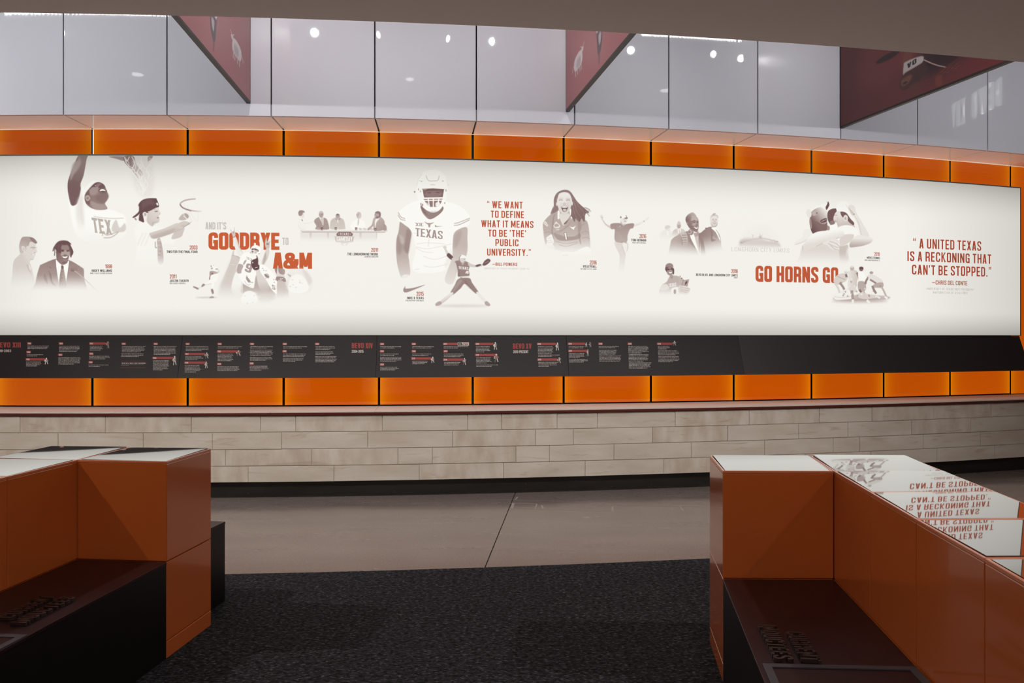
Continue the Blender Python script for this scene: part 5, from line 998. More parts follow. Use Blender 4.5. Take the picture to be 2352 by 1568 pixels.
M_rail = image_mat('rail_print', rim, rough=.42, spec=.2); M_rail0 = mat('rail_plain', srgb(50, 47, 47), .42, .2)

# ---------------------------------------------------------------- the room shell
rng = random.Random(5)
def poly_ring(off_r, x0, x1, n=40):
    return [(CX+off_r*math.sin(p), CY-off_r*math.cos(p)) for p in [PH(-3)+(PH(18)-PH(-3))*i/n for i in range(n+1)]]
XL, XR, YB = -7.2, 10.6, -5.0
wall = arcbox('wall_back', PH(-3), PH(17), -.30, -.045, -.02, 6.2, M_black, n=40); tag(wall, kind='structure')
# floor: a base, two concrete slabs with an open joint, and the carpet
fl = prism('floor', [(XL, YB), (XR, YB), (XR, 13), (XL, 13)], -.12, -.02, M_black); tag(fl, kind='structure')
ja, jb = plan(1170, 1165, 0), plan(1115, 1300, 0)
jd = ((ja[0]-jb[0])/(ja[1]-jb[1])); jx = lambda y: jb[0]+(y-jb[1])*jd
ring = poly_ring(RW+.40, 0, 0); 
RC = 32.435
cring = [(CX+RC*math.sin(p), CY-RC*math.cos(p)) for p in [PH(-3)+(PH(18)-PH(-3))*i/40 for i in range(41)]]
def slab(side):
    outer = [p for p in ring if (p[0]-jx(p[1]))*side > .004]; inner = [p for p in cring if (p[0]-jx(p[1]))*side > .004]
    yo = CY-(RW+.4)*math.cos(math.asin((jx(7.4)-CX)/(RW+.4))); yi = CY-(RC)*math.cos(math.asin((jx(5.2)-CX)/RC))
    eo, ei = (jx(yo)+.004*side, yo), (jx(yi)+.004*side, yi)
    pts = (outer+[eo, ei]+inner[::-1]) if side < 0 else ([eo]+outer+inner[::-1]+[ei])
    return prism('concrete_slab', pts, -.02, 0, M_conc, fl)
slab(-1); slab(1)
vs, fs = [], []
for x0, y0, x1, y1, wd in ((1170, 1155.5, 1233, 1157, .012), (1176, 1167, 1232, 1168.5, .010), (1179, 1156, 1176, 1167, .022), (1233, 1157, 1229, 1170, .012), (1236, 1169, 1405, 1173.5, .006), (1185, 1149, 1628, 1157.5, .006), (1330, 1159.5, 1628, 1164, .005),
                           (1407, 1163, 1407, 1174, .016), (1562, 1163, 1570, 1173.5, .012), (1189, 1141, 1184, 1147, .014), (1142, 1162.5, 1153, 1163, .006), (1244, 1160, 1247, 1168, .016), (1100, 1147, 1200, 1148, .005)):
    a, b = np.array(plan(x0, y0, 0)), np.array(plan(x1, y1, 0)); d = (b-a)/np.hypot(*(b-a)); n_ = np.array([-d[1], d[0]])*wd/2; k = len(vs)
    vs += [(*(a+n_), .0012), (*(b+n_), .0012), (*(b-n_), .0012), (*(a-n_), .0012)]; fs.append((k, k+1, k+2, k+3))
cm = link('chalk_marks', mesh(vs, fs), mat('chalk', srgb(172, 164, 158), .8, vary=(srgb(128, 118, 112), 60, 4)), fl)
cp = prism('carpet', [(min(max(x, XL+.02), XR-.02), y) for x, y in cring]+[(XR-.02, YB+.02), (XL+.02, YB+.02)], -.02, .002, M_carpet)
tag(cp, 'charcoal fleck carpet with curved edge between the orange benches', 'carpet'); 
# dropped ceiling with curved edge, upper ceiling, side and rear walls
RCE = 32.72
ce = [(CX+RCE*math.sin(p), CY-RCE*math.cos(p)) for p in [PH(-3)+(PH(18)-PH(-3))*i/60 for i in range(61)]]
cl = prism('ceiling', ce+[(XR, YB), (XL, YB)], 3.4, 3.62, M_ceil); tag(cl, kind='structure')
c2 = prism('ceiling_upper', [(XL, YB), (XR, YB), (XR, 13), (XL, 13)], 6.2, 6.3, M_ceil2); tag(c2, kind='structure')
for nm, pts in (('wall_left', [(XL-.1, YB), (XL, YB), (XL, 13), (XL-.1, 13)]), ('wall_right', [(XR, YB), (XR+.1, YB), (XR+.1, 13), (XR, 13)]), ('wall_rear', [(XL, YB-.1), (XR, YB-.1), (XR, YB), (XL, YB)])):
    tag(prism(nm, pts, -.02, 6.2, M_wallp), kind='structure')

# edge-lit orange glass panels above and below the mural
G = .0118/RW
for k in range(-1, 15):
    a, b = PH(k)+G, PH(k+1)-G
    if k < 12:
        up = arcbox('orange_glass_panel', a, b, -.03, 0, ZMT-.12, ZT-.006, M_glow, wall, uv=(0, 1, -.5, 1), side=M_black); up['lum'] = .72 if k > 0 else .6
        lo = arcbox('orange_glass_panel', a, b, -.03, 0, ZB+.011, 1.30, M_glow, wall, uv=(0, 1, 0, 1.6), side=M_black); lo['lum'] = .9 if 0 < k < 9 else .82
    else:
        o = arcbox('orange_glass_panel', a, b, -.03, 0, ZB+.004, ZT-.006, M_glow, wall, uv=True, side=M_black); o['lum'] = .75
for k in (1, 9): arcbox('light_gap', PH(k)-G*.95, PH(k)-G*.35, -.045, -.03, ZMT, ZT, M_leak, wall, n=1)
arcbox('light_gap', PH(11)-G*.95, PH(11)-G*.6, -.045, -.03, ZMT, ZT, M_leak, wall, n=1)

# upper wall of grey back-painted glass on the soffit line
uw = arcbox('wall_top', PH(-3), PH(17), FR-.14, FR-.055, ZT+.03, 6.2, M_black, n=40); tag(uw, kind='structure')
arcbox('light_strip', PH(-3), PH(17), FR-.055, FR-.03, ZT+.004, ZT+.115, M_strip, uw, n=40)
GU = .0062/RW
for k in range(-1, 15):
    arcbox('grey_glass_panel', PH(k)+GU, PH(k+1)-GU, FR-.03, FR, ZT, 6.19, M_gray, uw, bev=.001)
sf = arcbox('trim_1', PH(-3), PH(17), -.045, FR-.06, ZT+.02, ZT+.05, M_black, n=40); tag(sf, kind='structure')
for k in range(-1, 15):
    arcbox('soffit_panel', PH(k)+GU*1.3, PH(k+1)-GU*1.3, .0, FR-.032, ZT, ZT+.02, M_soff, sf, bev=.001)
arcbox('edge_bead', PH(-3), PH(17), -.002, .003, ZT-.0055, ZT-.001, mat('lit_bead', srgb(240, 225, 205), .5, emis=(srgb(255, 236, 214), .5)), sf, n=40)
# ledge under the lower orange panels
lg = arcbox('trim_2', PH(-3), PH(17), -.045, FR-.03, ZB-.07, ZB-.028, M_black, n=40); tag(lg, kind='structure')
for k in range(-1, 15):
    arcbox('ledge_slab', PH(k)+.0009/RW, PH(k+1)-.0009/RW, -.04, FR+.025, ZB-.016, ZB-.004, M_ledge, lg, bev=.001)
    arcbox('ledge_nose', PH(k)+.001/RW, PH(k+1)-.001/RW, FR-.03, FR+.024, ZB-.038, ZB-.0165, M_nose, lg)

# limestone courses, each stone its own piece
zc = [.766, .6105, .4535, .2985, .148]
rows = [[46, 242, 439, 598, 679, 878, 1074, 1152, 1279.5, 1372, 1551, 1721, 1881.6, 2003, 2145, 2277],
        [133.4, 329, 488, 647, 844.5, 1039.6, 1230, 1317, 1499, 1671.5, 1834, 1947.6, 2094, 2229.5],
        [-20, 128, 322, 518, 716, 914, 993, 1185, 1262, 1410, 1588, 1756, 1914, 1975, 2121, 2252],
        [70, 250, 400, 570, 767, 963, 1156, 1344, 1524, 1690, 1850, 2000, 2152, 2285]]
sw = arcbox('wall_stone', PH(-3), PH(17), .30, FR-.0075, zc[4]+.002, ZB-.072, M_mortar, n=40); tag(sw, kind='structure')
for r_, xs in enumerate(rows):
    ps = [float(hit(x, 1030, FR)[0]) for x in xs]
    while ps[0] > PH(-2): ps.insert(0, ps[0]-.028*(.7+.5*rng.random()))
    while ps[-1] < PH(15): ps.append(ps[-1]+.028*(.7+.5*rng.random()))
    for a, b in zip(ps, ps[1:]):
        d = rng.uniform(-.002, .002); j = .0022/RW
        s_ = arcbox('stone', a+j, b-j, FR-.06, FR+d, zc[r_+1]+.003+rng.uniform(-.001, .001), zc[r_]-.003, M_stone if rng.random() < .62 else M_stone2, sw, n=3, bev=.0018)
bb = arcbox('baseboard_back', PH(-3), PH(17), .30, FR-.065, -.01, zc[4], M_toe, n=40); tag(bb, kind='structure')
arcbox('floor_cove', PH(-3), PH(17), FR-.065, FR-.045, 0, .012, M_toe, bb, n=40)
scr = bmesh.new()
for x, y in ((571, 1132), (906, 1127), (1008, 1127), (1208, 1111), (1208, 1123), (1404, 1117), (1490, 1118), (1496, 1112), (1607, 1107)):
    ph, z = hit(x, y, FR-.065); p = arc(float(ph), FR-.063, float(z)); bmesh.ops.create_icosphere(scr, subdivisions=1, radius=.0055, matrix=__import__('mathutils').Matrix.Translation(p))
me = bpy.data.meshes.new('m'); scr.to_mesh(me); link('screw_heads', me, M_case, bb)

# ---------------------------------------------------------------- backlit mural and timeline rail
pm = (phL+phR)/2
mu = empty('backlit_mural', arc(pm, 0, ZMB), 'long white backlit mural with sepia sports photos and orange slogans on the curved wall', 'mural')
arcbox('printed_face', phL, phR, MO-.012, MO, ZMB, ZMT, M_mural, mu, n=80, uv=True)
arcbox('box_body', phL, phR+.0001, 0.001, MO-.0122, ZMB, ZMT, M_frame, mu, n=40)
arcbox('edge_frame', phL, phR+.0004, MO-.003, MO+.004, ZMT+.0002, ZMT+.013, M_frame, mu, n=60)
arcbox('edge_frame', phL, phR+.0004, .001, MO+.004, ZMB-.006, ZMB, M_frame, mu, n=60)
arcbox('edge_frame', phR, phR+.0004, .001, MO+.004, ZMB, ZMT, M_frame, mu, n=1)
pass
M_up = mat('uplight_strip', srgb(255, 244, 230), .5, emis=(srgb(255, 240, 222), 4.5))
for k in range(-1, 12):
    a, b = max(PH(k)+.06/RW, phL), min(PH(k+1)-.06/RW, phR)
    if b > a: arcbox('uplight_strip', a, b, .012, MO-.004, ZMT+.001, ZMT+.003, M_up, mu, n=4)
RL = ['headed XIII 1988-2003 with dense white text columns, leftmost of the rail', 'headed XIV 2004-2015 at its right end, left of centre',
      'headed XV 2016-PRESENT under the helmeted player', 'with four short text columns at its left and blank right half',
      'entirely blank, below the GO HORNS GO slogan', 'entirely blank, last one at the right end of the rail']
for i in range(6):
    a, b = rph[i]+.0007/RW, rph[i+1]-.0007/RW
    u = ((a-rph[0])/(rph[4]-rph[0]), (b-rph[0])/(rph[4]-rph[0]))
    o = arcbox('text_panel', a, b, ROFF-.02, ROFF, ZR0, ZR1, M_rail if i < 4 else M_rail0, n=16, tilt=RTILT, uv=(u[0], u[1], 0, 1), bev=.0012)
    tag(o, 'charcoal slanted board '+RL[i], 'panel', 'charcoal timeline boards of the rail')
# ---------------------------------------------------------------- blade signs standing out from the grey wall
def blade(px, vpx, zb, side, kind, label):
    ph = float(hit(px, 150, FR)[0]); W0 = arc(ph, FR+.012, 0); a = math.atan((1176-vpx)/F)
    n = np.array([math.sin(a), -math.cos(a)]); s = np.array([n[1], -n[0]])*side      # n outwards from the wall, s to the visible side
    L, T, H = 2.3, .032, 2.45
    w = np.array(W0[:2]); e = empty('blade_sign', (w[0], w[1], zb), label, 'sign', 'dark red blade signs above the mural')
    def bx(name, s0, s1, t0, t1, z0, z1, m):
        q = [w+n*s0-s*t0, w+n*s1-s*t0, w+n*s1-s*t1, w+n*s0-s*t1]
        return prism(name, [tuple(p) for p in q], z0, z1, m, e)
    bx('sign_body', 0, L, .003, T, zb+.004, zb+H, M_signedge)
    bx('bottom_trim', 0, L, 0, T+.004, zb, zb+.02, M_signedge)
    bx('end_trim', -.004, .008, 0, T+.004, zb, zb+H, M_black)
    cvs = Canvas(1150, 520, lambda x, y: np.stack([x*1.15, y*.52], -1), (96, 38, 40) if kind == 'steer' else (160, 84, 87)); cvs.unit = .6  # herd signs get a paler ground: lamp glare put into the print colour
    banner_art(cvs, kind)
    im = image_from('sign_print', cvs.img); m = image_mat('sign_print', im, rough=.34, spec=.6)
    P = [w+n*.008, w+n*L]
    vs = [(P[0][0], P[0][1], zb+.02), (P[1][0], P[1][1], zb+.02), (P[1][0], P[1][1], zb+H), (P[0][0], P[0][1], zb+H)]
    q = [tuple(np.array(v)-np.append(s*.003, 0)) for v in vs]
    me = mesh(vs+q, [(0, 1, 2, 3) if side*1 > 0 else (3, 2, 1, 0), (4, 7, 6, 5), (0, 4, 5, 1), (1, 5, 6, 2), (2, 6, 7, 3), (3, 7, 4, 0)])
    l = me.uv_layers.new(name='UVMap'); U = [(0, 0), (1, 0), (1, H), (0, H)]*2
    for p in me.polygons:
        for li in p.loop_indices: l.data[li].uv = U[me.loops[li].vertex_index]
    bm = bmesh.new(); bm.from_mesh(me); bmesh.ops.recalc_face_normals(bm, faces=bm.faces); bm.to_mesh(me); bm.free()
    link('printed_face', me, m, e)
blade(576, 1026, 3.65, -1, 'herd', 'dark red blade sign with two pale cattle, leftmost of the three, above the hanging net')
blade(1299, 866, 3.655, 1, 'herd', 'dark red blade sign with dark trim, middle of the three, above the volleyball player')
blade(1928, 714, 3.645, 1, 'steer', 'dark red blade sign with a steer in a lettered halter, rightmost and largest')

# ---------------------------------------------------------------- orange benches with glass-topped blocks
ZTOP, ZS, ZK = .918, .452, .083
def block(pts, label, tilt=(0, 0, 0), group=None, cat='plinth'):
    """one lacquered block: upper box, lower box, plinth strip, lip and white glass top; pts are its corners in plan"""
    pts = shrink(pts, .0012)
    cx, cy = sum(p[0] for p in pts)/4, sum(p[1] for p in pts)/4
    e = empty('display_block', (cx, cy, 0), label, cat, group)
    prism('upper_panel', pts, ZS+.0015, ZTOP-.012, M_or, e, bev=.003)
    prism('lower_panel', pts, ZK+.0015, ZS-.0015, M_or, e, bev=.003)
    prism('plinth_strip', pts, .003, ZK-.0015, M_or, e, bev=.003)
    # raised lip around the top
    inn = shrink(pts, .010); vs = []; n = 4
    for z in (ZTOP-.0122, ZTOP): vs += [(x, y, z) for x, y in pts]+[(x, y, z) for x, y in inn]
    fs = []
    for i in range(4):
        j = (i+1) % 4
        fs += [(i, j, 8+j, 8+i), (8+i, 8+j, 12+j, 12+i), (4+i, 12+i, 12+j, 4+j), (i, 4+i, 4+j, j)]
    me = mesh(vs, fs); bm = bmesh.new(); bm.from_mesh(me); bmesh.ops.recalc_face_normals(bm, faces=bm.faces); bm.to_mesh(me); bm.free()
    link('lip', me, M_lip, e, bev=.0018)
    # glass top: a thin pane, very slightly bowed as the mirror images on it show; tilt = (slope, bow, twist)
    tp = [np.array(p) for p in shrink(pts, .0125)]; N = 12; s0, kb, tw = tilt; vs, fs = [], []
    def hgt(a, b): v = (b-.5)*.43; u = a*.445; return s0*v-.5*kb*v*v+tw*u*v
    base = ZTOP+.0005-min(hgt(a, b) for a in (0, 1) for b in (0, 1))*.6
    for j in range(N+1):
        for i in range(N+1):
            a, b = i/N, j/N; p = (tp[0]*(1-a)+tp[1]*a)*(1-b)+(tp[3]*(1-a)+tp[2]*a)*b; vs.append((p[0], p[1], base+hgt(a, b)))
    n1 = len(vs); vs += [(x, y, ZTOP-.0118) for x, y, z in vs]
    for j in range(N):
        for i in range(N):
            q = j*(N+1)+i; fs += [(q, q+1, q+N+2, q+N+1), (n1+q, n1+q+N+1, n1+q+N+2, n1+q+1)]
    rim = [i for i in range(N)]+[(j+1)*(N+1)-1 for j in range(N)]+[N*(N+1)+N-i for i in range(N)]+[(N-j)*(N+1) for j in range(N)]
    fs += [(rim[k], n1+rim[k], n1+rim[(k+1) % len(rim)], rim[(k+1) % len(rim)]) for k in range(len(rim))]
    me = mesh(vs, fs); bm = bmesh.new(); bm.from_mesh(me); bmesh.ops.recalc_face_normals(bm, faces=bm.faces); bm.to_mesh(me); bm.free()
    for p in me.polygons: p.use_smooth = p.index < 2*N*N
    me.set_sharp_from_angle(angle=.5)
    g = link('glass_top', me, M_tile, e); g['label'] = 'mirror-glossy glass top'
    return e
def lettering(txts, base, rd, up, h, depth, parent):
    """raised letters lying on a seat; each line: (text, start, length, offset)"""
    for txt, s0, ln, of in txts:
        x = 0; adv = layout(txt, .15, .1)[1]; sc = ln/adv
        for ch in txt:
            w, cs = glyph(ch, .15)
            vs, fs = [], []
            for c in cs:
                c = np.array(c, float); k = len(c); b0 = len(vs)
                ar = (c[:, 0]*np.roll(c[:, 1], -1)-np.roll(c[:, 0], -1)*c[:, 1]).sum()
                if ar < 0: c = c[::-1]
                for zz in (ZS+.0008, ZS+depth):
                    for q in c:
                        p = base+rd*(s0+(x+q[0])*sc)+up*(of+q[1]*h); vs.append((p[0], p[1], zz))
                fs += [tuple(range(b0, b0+k))[::-1], tuple(range(b0+k, b0+2*k))]+[(b0+i, b0+(i+1) % k, b0+k+(i+1) % k, b0+k+i) for i in range(k)]
            if fs:
                me = mesh(vs, fs); bm = bmesh.new(); bm.from_mesh(me); bmesh.ops.recalc_face_normals(bm, faces=bm.faces); bm.to_mesh(me); bm.free()
                link('letter', me, M_letter, parent)
            x += w+.1
def seat(pts, label, name='bench_seat'):
    pts = shrink(pts, .001)
    cx, cy = sum(p[0] for p in pts)/len(pts), sum(p[1] for p in pts)/len(pts)
    e = empty(name, (cx, cy, 0), label, 'bench', 'low black benches of the display islands')
    prism('seat_top', pts, ZS-.014, ZS, M_seat, e, bev=.0015)
    prism('bench_base', shrink(pts, .002), .004, ZS-.0145, M_front, e)
    return e
def case(e, q):
    """recessed display case let into the seat: frame and dark glass; q is the outline in plan"""
    inn = shrink(q, .026); vs = []
    for z in (ZS-.02, ZS+.004): vs += [(x, y, z) for x, y in q]+[(x, y, z) for x, y in inn]
    fs = []
    for i in range(4):
        j = (i+1) % 4; fs += [(i, j, 8+j, 8+i), (8+i, 8+j, 12+j, 12+i), (4+i, 12+i, 12+j, 4+j), (i, 4+i, 4+j, j)]
    me = mesh(vs, fs); bm = bmesh.new(); bm.from_mesh(me); bmesh.ops.recalc_face_normals(bm, faces=bm.faces); bm.to_mesh(me); bm.free()
    link('case_frame', me, M_case, e, bev=.001)
    prism('case_glass', inn, ZS-.02, ZS-.012, M_glass, e)

# right island
A = lambda *p: tuple(p)
rF, rG, rH, rI = A(.911, 3.445), A(1.389, 3.436), A(.966, 3.895), A(1.453, 3.885)
rJ, rK = A(1.917, 3.87), A(1.868, 3.435)
row = [(1.389, 3.436), (1.336, 2.973), (1.285, 2.535), (1.239, 2.09), (1.186, 1.64), (1.135, 1.19)]
rowR = [(1.868, 3.435), (1.815, 2.985), (1.762, 2.545), (1.712, 2.1), (1.66, 1.65), (1.61, 1.2)]
block([rF, rG, rI, rH], 'orange block with plain glossy top at the left end of the right island', (.01, .03, 0), 'orange blocks of the right island')
block([rG, rK, rJ, rI], 'orange block in the far back corner of the right island, top reflecting the huddled players', (.02, .04, 0), 'orange blocks of the right island')
RLAB = ['orange block of the right island, one nearer than the far corner block', 'orange block of the right island whose top mirrors the red quote whole',
        'orange block of the right island mirroring the cut-off quote beside the frame edge', 'nearest visible orange block of the right island, at the photo edge', 'orange block of the right island hidden past the bottom right corner']
TL = [(.0135, .037, 0), (.007, .04, 0), (-.007, .04, 0), (0, .04, 0), (0, .04, 0)]
for i in range(4): block([row[i+1], rowR[i+1], rowR[i], row[i]], RLAB[i], TL[i], 'orange blocks of the right island')
rs = seat([(.909, 3.441), (1.386, 3.432), (1.334, 2.973), (1.283, 2.535), (1.237, 2.09), (1.184, 1.64), (.655, 1.64)], 'dark maroon bench seat with raised letters along the right island')
rd = np.array([-.1345, -.991]); upv = np.array([.9909, -.1345])
lettering([("INDUCTEES", 0, .305, 0), ("CURRENT", .055, .25, .084)], np.array([.884, 2.862]), rd, upv, .062, .013, rs)
case(rs, [(.800, 2.545), (1.276, 2.52), (1.236, 2.12), (.742, 2.12)])

# left island
al = math.radians(6); u_, w_ = np.array([math.cos(al), -math.sin(al)]), np.array([math.sin(al), math.cos(al)])
A0 = np.array([-1.603, 3.70]); S = .445
def lp(i, j): return tuple(A0+u_*S*i+w_*(S*j if j <= 0 else .43*j))
block([lp(-1, 0), lp(0, 0), lp(0, 1), lp(-1, 1)], 'orange block at the right end of the left island, its two sides in view', (.0, 0, .0276), 'orange blocks of the left island')
block([lp(-2, 0), lp(-1, 0), lp(-1, 1), lp(-2, 1)], 'orange block in the far left corner of the left island', (.003, 0, .024), 'orange blocks of the left island')
block([lp(-2, -1), lp(-1, -1), lp(-1, 0), lp(-2, 0)], 'orange block behind the maroon seat of the left island', (.002, 0, .01), 'orange blocks of the left island')
block([lp(-2, -2), lp(-1, -2), lp(-1, -1), lp(-2, -1)], 'orange block of the left island cut by the left frame edge', (0, 0, 0), 'orange blocks of the left island')
block([lp(-2, -3), lp(-1, -3), lp(-1, -2), lp(-2, -2)], 'orange block of the left island outside the frame, nearest the camera', (0, 0, 0), 'orange blocks of the left island')
ls = seat([lp(-1, -.002), lp(0, -.002), (-1.655, 3.20), (-1.688, 2.86), (-1.706, 2.64), (-1.79, 1.9), lp(-1, -4)], 'dark maroon bench seat with raised letters along the left island')
ld = np.array([.088, .996]); lu = np.array([-.996, .088])
lettering([("INDUCTEES", 0, .29, 0), ("CURRENT", .045, .245, .086)], np.array([-1.757, 2.877]), ld, lu, .062, .013, ls)
case(ls, [(-1.697, 2.79), (-2.139, 2.83), (-2.182, 2.42), (-1.742, 2.36)])
B0 = np.array(lp(0, 1))
pb = [lp(-2, 1.005), tuple(np.array(lp(0, 1.005))-u_*.115), (-1.622, 4.51), tuple(np.array(lp(-2, 1.0))+w_*.40)]
seat(pb, 'plain black bench on the far side of the left island, facing the mural')

# ---------------------------------------------------------------- lamps
def refl(x, y, z):
    """where the thing stands whose mirror image in the grey glass is seen at (x, y), at height z"""
    ph, zw = hit(x, y, FR); ph, zw = float(ph), float(zw); p = np.array(arc(ph, FR, zw)); d = p-np.array([0, 0, EYE]); d /= np.linalg.norm(d)
    n = np.array([math.sin(ph), -math.cos(ph), 0]); r = d-2*(d@n)*n
    return p+r*(z-zw)/r[2], p
def spot(o_name, loc, tgt, e, colr, cone, blend, rad, parent):
    L = bpy.data.lights.new(o_name, 'SPOT'); L.energy = e; L.color = colr; L.spot_size = math.radians(cone); L.spot_blend = blend; L.shadow_soft_size = rad
    o = bpy.data.objects.new(o_name, L); C.objects.link(o)
    d = np.array(tgt, float)-np.array(loc, float); from_ = __import__('mathutils').Vector(d)
    o.rotation_euler = from_.to_track_quat('-Z', 'Y').to_euler(); o.location = loc
    if parent is not None: o.parent = parent; o.matrix_parent_inverse = parent.matrix_basis.inverted()
    return o
SP = [(723, 75, .1), (1130, 95, .0), (1450, 115, .5), (1639, 124, .1), (1700, 134, -.5), (870, 80, 1.1), (1030, 89, -1.1), (146, 75, 1.1), (1921, 152, 1.2)]
SW = ['second round head', 'head left of the middle blade sign', 'head right of the middle blade sign', 'head at two thirds of the wall', 'head beside it turned away',
      'side-turned head left of centre', 'side-turned head right of centre', 'head at the far left', 'head beside the rightmost blade sign']
for i, (x, y, yaw) in enumerate(SP):
    P, wpt = refl(x, y, 5.02)
    aim = wpt-P; aim /= np.linalg.norm(aim)
    c_, s_ = math.cos(yaw), math.sin(yaw); aim = np.array([aim[0]*c_-aim[1]*s_, aim[0]*s_+aim[1]*c_, aim[2]])
    e = empty('track_spotlight', tuple(P), 'white track spotlight over the grey glass wall, '+SW[i], 'spotlight', 'track spotlights over the upper wall')
    tube('housing', P-aim*.16, P-aim*.004, .05, M_lamp, e); tube('lens', P-aim*.004, P, .041, M_led, e); tube('lens_dot', P, P+aim*.002, .006, M_lamp, e)
    tube('stem', P-aim*.1, P-aim*.1+np.array([0, 0, .3]), .012, M_lamp, e); 
    tube('canopy', P-aim*.1+np.array([0, 0, .3]), (P-aim*.1)*[1, 1, 0]+np.array([0, 0, 6.2]), .008, M_lamp, e)
    t = P+aim*2.2+np.array([0, 0, -.9])
    if SPOT_E[i]: spot('beam', P+aim*.02, t, SPOT_E[i], (1, .98, .97), 100, 1, .04, e)
for i, (xa, xb, ya, yb) in enumerate(((12, 392, 33, 37), (560, 860, 38, 47), (1095, 1185, 56, 59), (1474, 1756, 81, 100), (1908, 1990, 113, 122))):
    Pa, Pb = refl(xa, ya, 5.42)[0], refl(xb, yb, 5.42)[0]
    e = empty('linear_light', tuple((Pa+Pb)/2), 'ribbed linear light hung over the grey glass wall, '+('first', 'second', 'third', 'fourth', 'fifth')[i]+' from the left', 'light', 'linear lights over the upper wall')
    d = (Pb-Pa); Ln = np.linalg.norm(d); d /= Ln; up = np.array([0, 0, 1.])
    def qb(name, a, b, w, z0, z1, m):
        s = np.array([d[1], -d[0], 0]); q = [a+s*w, b+s*w, b-s*w, a-s*w]; zc_ = Pa[2]
        return prism(name, [(p[0], p[1]) for p in q], zc_+z0, zc_+z1, m, e)
    qb('housing', Pa, Pb, .03, .012, .05, M_lamp); qb('diffuser', Pa, Pb, .022, 0, .012, M_bar)
    nf = int(Ln/.045); vs, fs = [], []
    for k in range(nf+1):
        p = Pa+d*(k*Ln/nf); s = np.array([d[1], -d[0], 0])
        for t0 in (-.004, .004):
            for sg in (-1, 1):
                for z in (-.03, 0): q = p+d*t0+s*.026*sg; vs.append((q[0], q[1], Pa[2]+z))
        b = k*8; fs += [(b, b+1, b+3, b+2), (b+4, b+6, b+7, b+5), (b, b+2, b+6, b+4), (b+1, b+5, b+7, b+3), (b, b+4, b+5, b+1), (b+2, b+3, b+7, b+6)]
    fo = link('louvre_fins', mesh(vs, fs), M_lamp, e); fo['kind'] = 'stuff'
    for p in (Pa+d*.1, Pb-d*.1): tube('hanger', p+up*.05, (p[0], p[1], 6.2), .004, M_lamp, e)
for i, (x, y) in enumerate(((316, 171), (941, 182), (1527, 208))):
    P, _ = refl(x, y, 6.19)
    e = empty('recessed_downlight', tuple(P), 'round recessed downlight in the upper ceiling, '+('left', 'middle', 'right')[i]+' of three', 'downlight', 'recessed lights of the upper ceiling')
    tube('trim_ring', P+[0, 0, .0], P+[0, 0, .009], .125, M_lamp, e); tube('lens', P-[0, 0, .004], P, .11, M_led2, e)
for i, ph in enumerate(WASH_FILL):  # unseen lamps added to brighten the stone and the floor before it
    p = arc(ph, RCE-RW+.95, 3.385)
    e = empty('added_washer', p, 'small round unseen fill lamp added in the dropped brown ceiling', 'downlight', 'added fill lamps along the ceiling edge')
    tube('trim_ring', (p[0], p[1], 3.389), (p[0], p[1], 3.399), .06, M_lamp, e)
    spot('beam', p, arc(ph, FR, .55), WASH_FILL_E, (1, .96, .92), 80, .9, .05, e)
for i in range(6):  # unseen bars added to brighten the grey glass wall
    pa, pb = [-.085+.075*(i+t) for t in (.04, .96)]; pc = (pa+pb)/2; p = np.array(arc(pc, RCE-RW+.14, 3.66))
    e = empty('added_cove_light', tuple(p), 'unseen fill light bar added on top of the dropped ceiling edge', 'light', 'added fill lights on the ceiling edge')
    arcbox('added_channel', pa, pb, RCE-RW+.09, RCE-RW+.2, 3.622, 3.65, M_lamp, e)
    L = bpy.data.lights.new('glow', 'AREA'); L.shape = 'RECTANGLE'; L.size = (pb-pa)*RCE; L.size_y = .05; L.energy = COVE_FILL_E[i]; L.color = (.97, .97, 1)
    o = bpy.data.objects.new('glow', L); C.objects.link(o); o.location = p
    o.rotation_euler = __import__('mathutils').Vector(np.array(arc(pc, FR, 4.75))-p).to_track_quat('-Z', 'Y').to_euler()
    o.parent = e; o.matrix_parent_inverse = e.matrix_basis.inverted()
for i, (x, y) in enumerate(REAR_FILL):  # unseen lamps added so the rear wall fills the ceiling and block fronts
    e = empty('added_washer', (x, y, 3.385), 'small round unseen fill lamp added in the dropped ceiling, facing the rear wall', 'downlight', 'added fill lamps for the rear wall')
    tube('trim_ring', (x, y, 3.389), (x, y, 3.399), .06, M_lamp, e)
    spot('beam', (x, y, 3.385), (x, YB, 1.6), REAR_FILL_E, (1, .95, .9), 95, .9, .05, e)
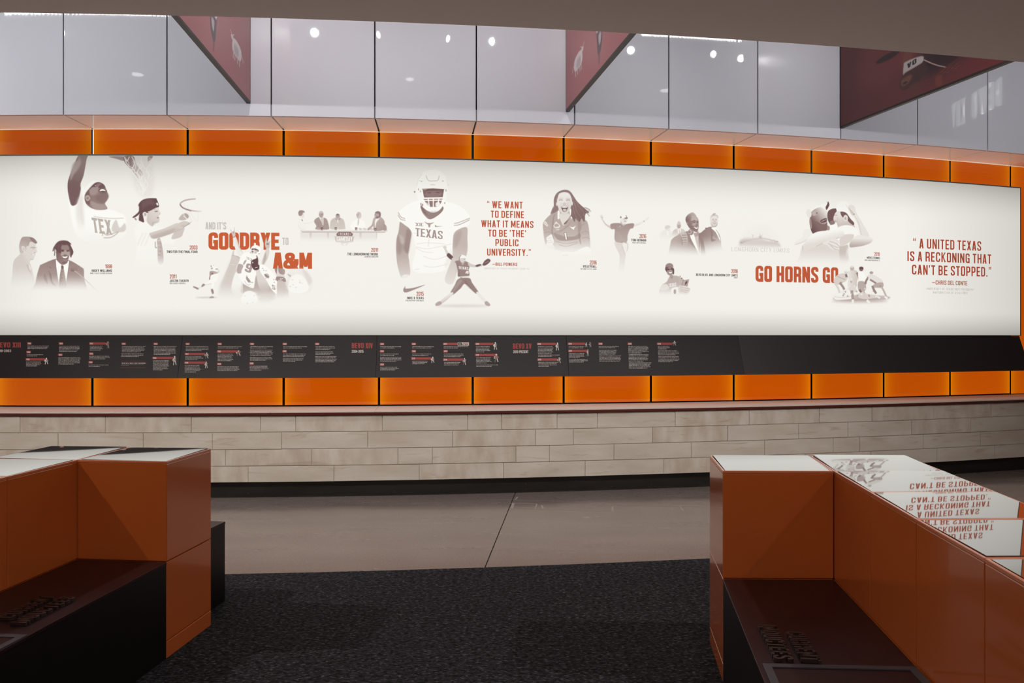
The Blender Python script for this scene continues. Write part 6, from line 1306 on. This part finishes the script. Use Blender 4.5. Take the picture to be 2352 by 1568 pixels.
# lit channel letters high over the dropped ceiling: seen only as faint mirror images in the grey glass
M_sign = mat('lit_letters', srgb(255, 255, 255), .5, emis=((1, 1, 1, 1), 1.1))
for (px, py, hpx, sk, lab) in ((2238, 240, 50, .95, 'right'), (-14, 150, 62, -.8, 'left')):
    P, wp = refl(px, py, 5.3); nrm = (wp-P)*[1, 1, 0]; nrm /= np.linalg.norm(nrm); nrm = np.array([nrm[0]*math.cos(sk)-nrm[1]*math.sin(sk), nrm[0]*math.sin(sk)+nrm[1]*math.cos(sk), 0]); uu_ = np.array([-nrm[1], nrm[0], 0]); upz = np.array([0, 0, 1.])
    path = np.linalg.norm(P-wp)+np.linalg.norm(wp-[0, 0, EYE]); h = hpx/F*path
    e = empty('lit_letter_sign', tuple(P), 'pale lit letters hung high over the room, mirrored faintly at the upper '+lab, 'sign', 'lit letter signs')
    cs, w = layout('BEVO XIV', .17, .1); x = 0
    for ch in 'BEVO XIV':
        gw, gc = glyph(ch, .17); vs, fs = [], []
        for c in gc:
            c = np.array(c, float); k = len(c); b0 = len(vs)
            for dd in (0, .03):
                for q in c: vs.append(P+uu_*((x+q[0]-w/2)*h)+upz*((q[1]-.5)*h)-nrm*dd)
            fs += [tuple(range(b0, b0+k)), tuple(range(b0+k, b0+2*k))[::-1]]+[(b0+(i+1) % k, b0+i, b0+k+i, b0+k+(i+1) % k) for i in range(k)]
        if fs: link('letter', mesh(vs, fs), M_sign, e)
        x += gw+.1
    tube('hanger', P+uu_*(-w*h*.4)+upz*h*.5, P+uu_*(-w*h*.4)+upz*(6.2-P[2]), .006, M_lamp, e); tube('hanger', P+uu_*(w*h*.4)+upz*h*.5, P+uu_*(w*h*.4)+upz*(6.2-P[2]), .006, M_lamp, e)
for i, (x, y, z, en, colr, tg, cone, bl, rad) in enumerate(DOWN):
    e = empty('ceiling_downlight_or_fill', (x, y, z), 'small round downlight or added unseen fill lamp set in the dropped ceiling, lamp %s' % ('abcdefghi'[i]), 'downlight', 'downlights and added fill lamps of the dropped ceiling')
    e['label'] = 'small round downlight or added unseen fill lamp in the dropped brown ceiling'
    tube('trim_ring', (x, y, z+.004), (x, y, z+.014), .06, M_lamp, e)
    spot('beam', (x, y, z), (x, y, 0), en, colr, cone, bl, rad, e)
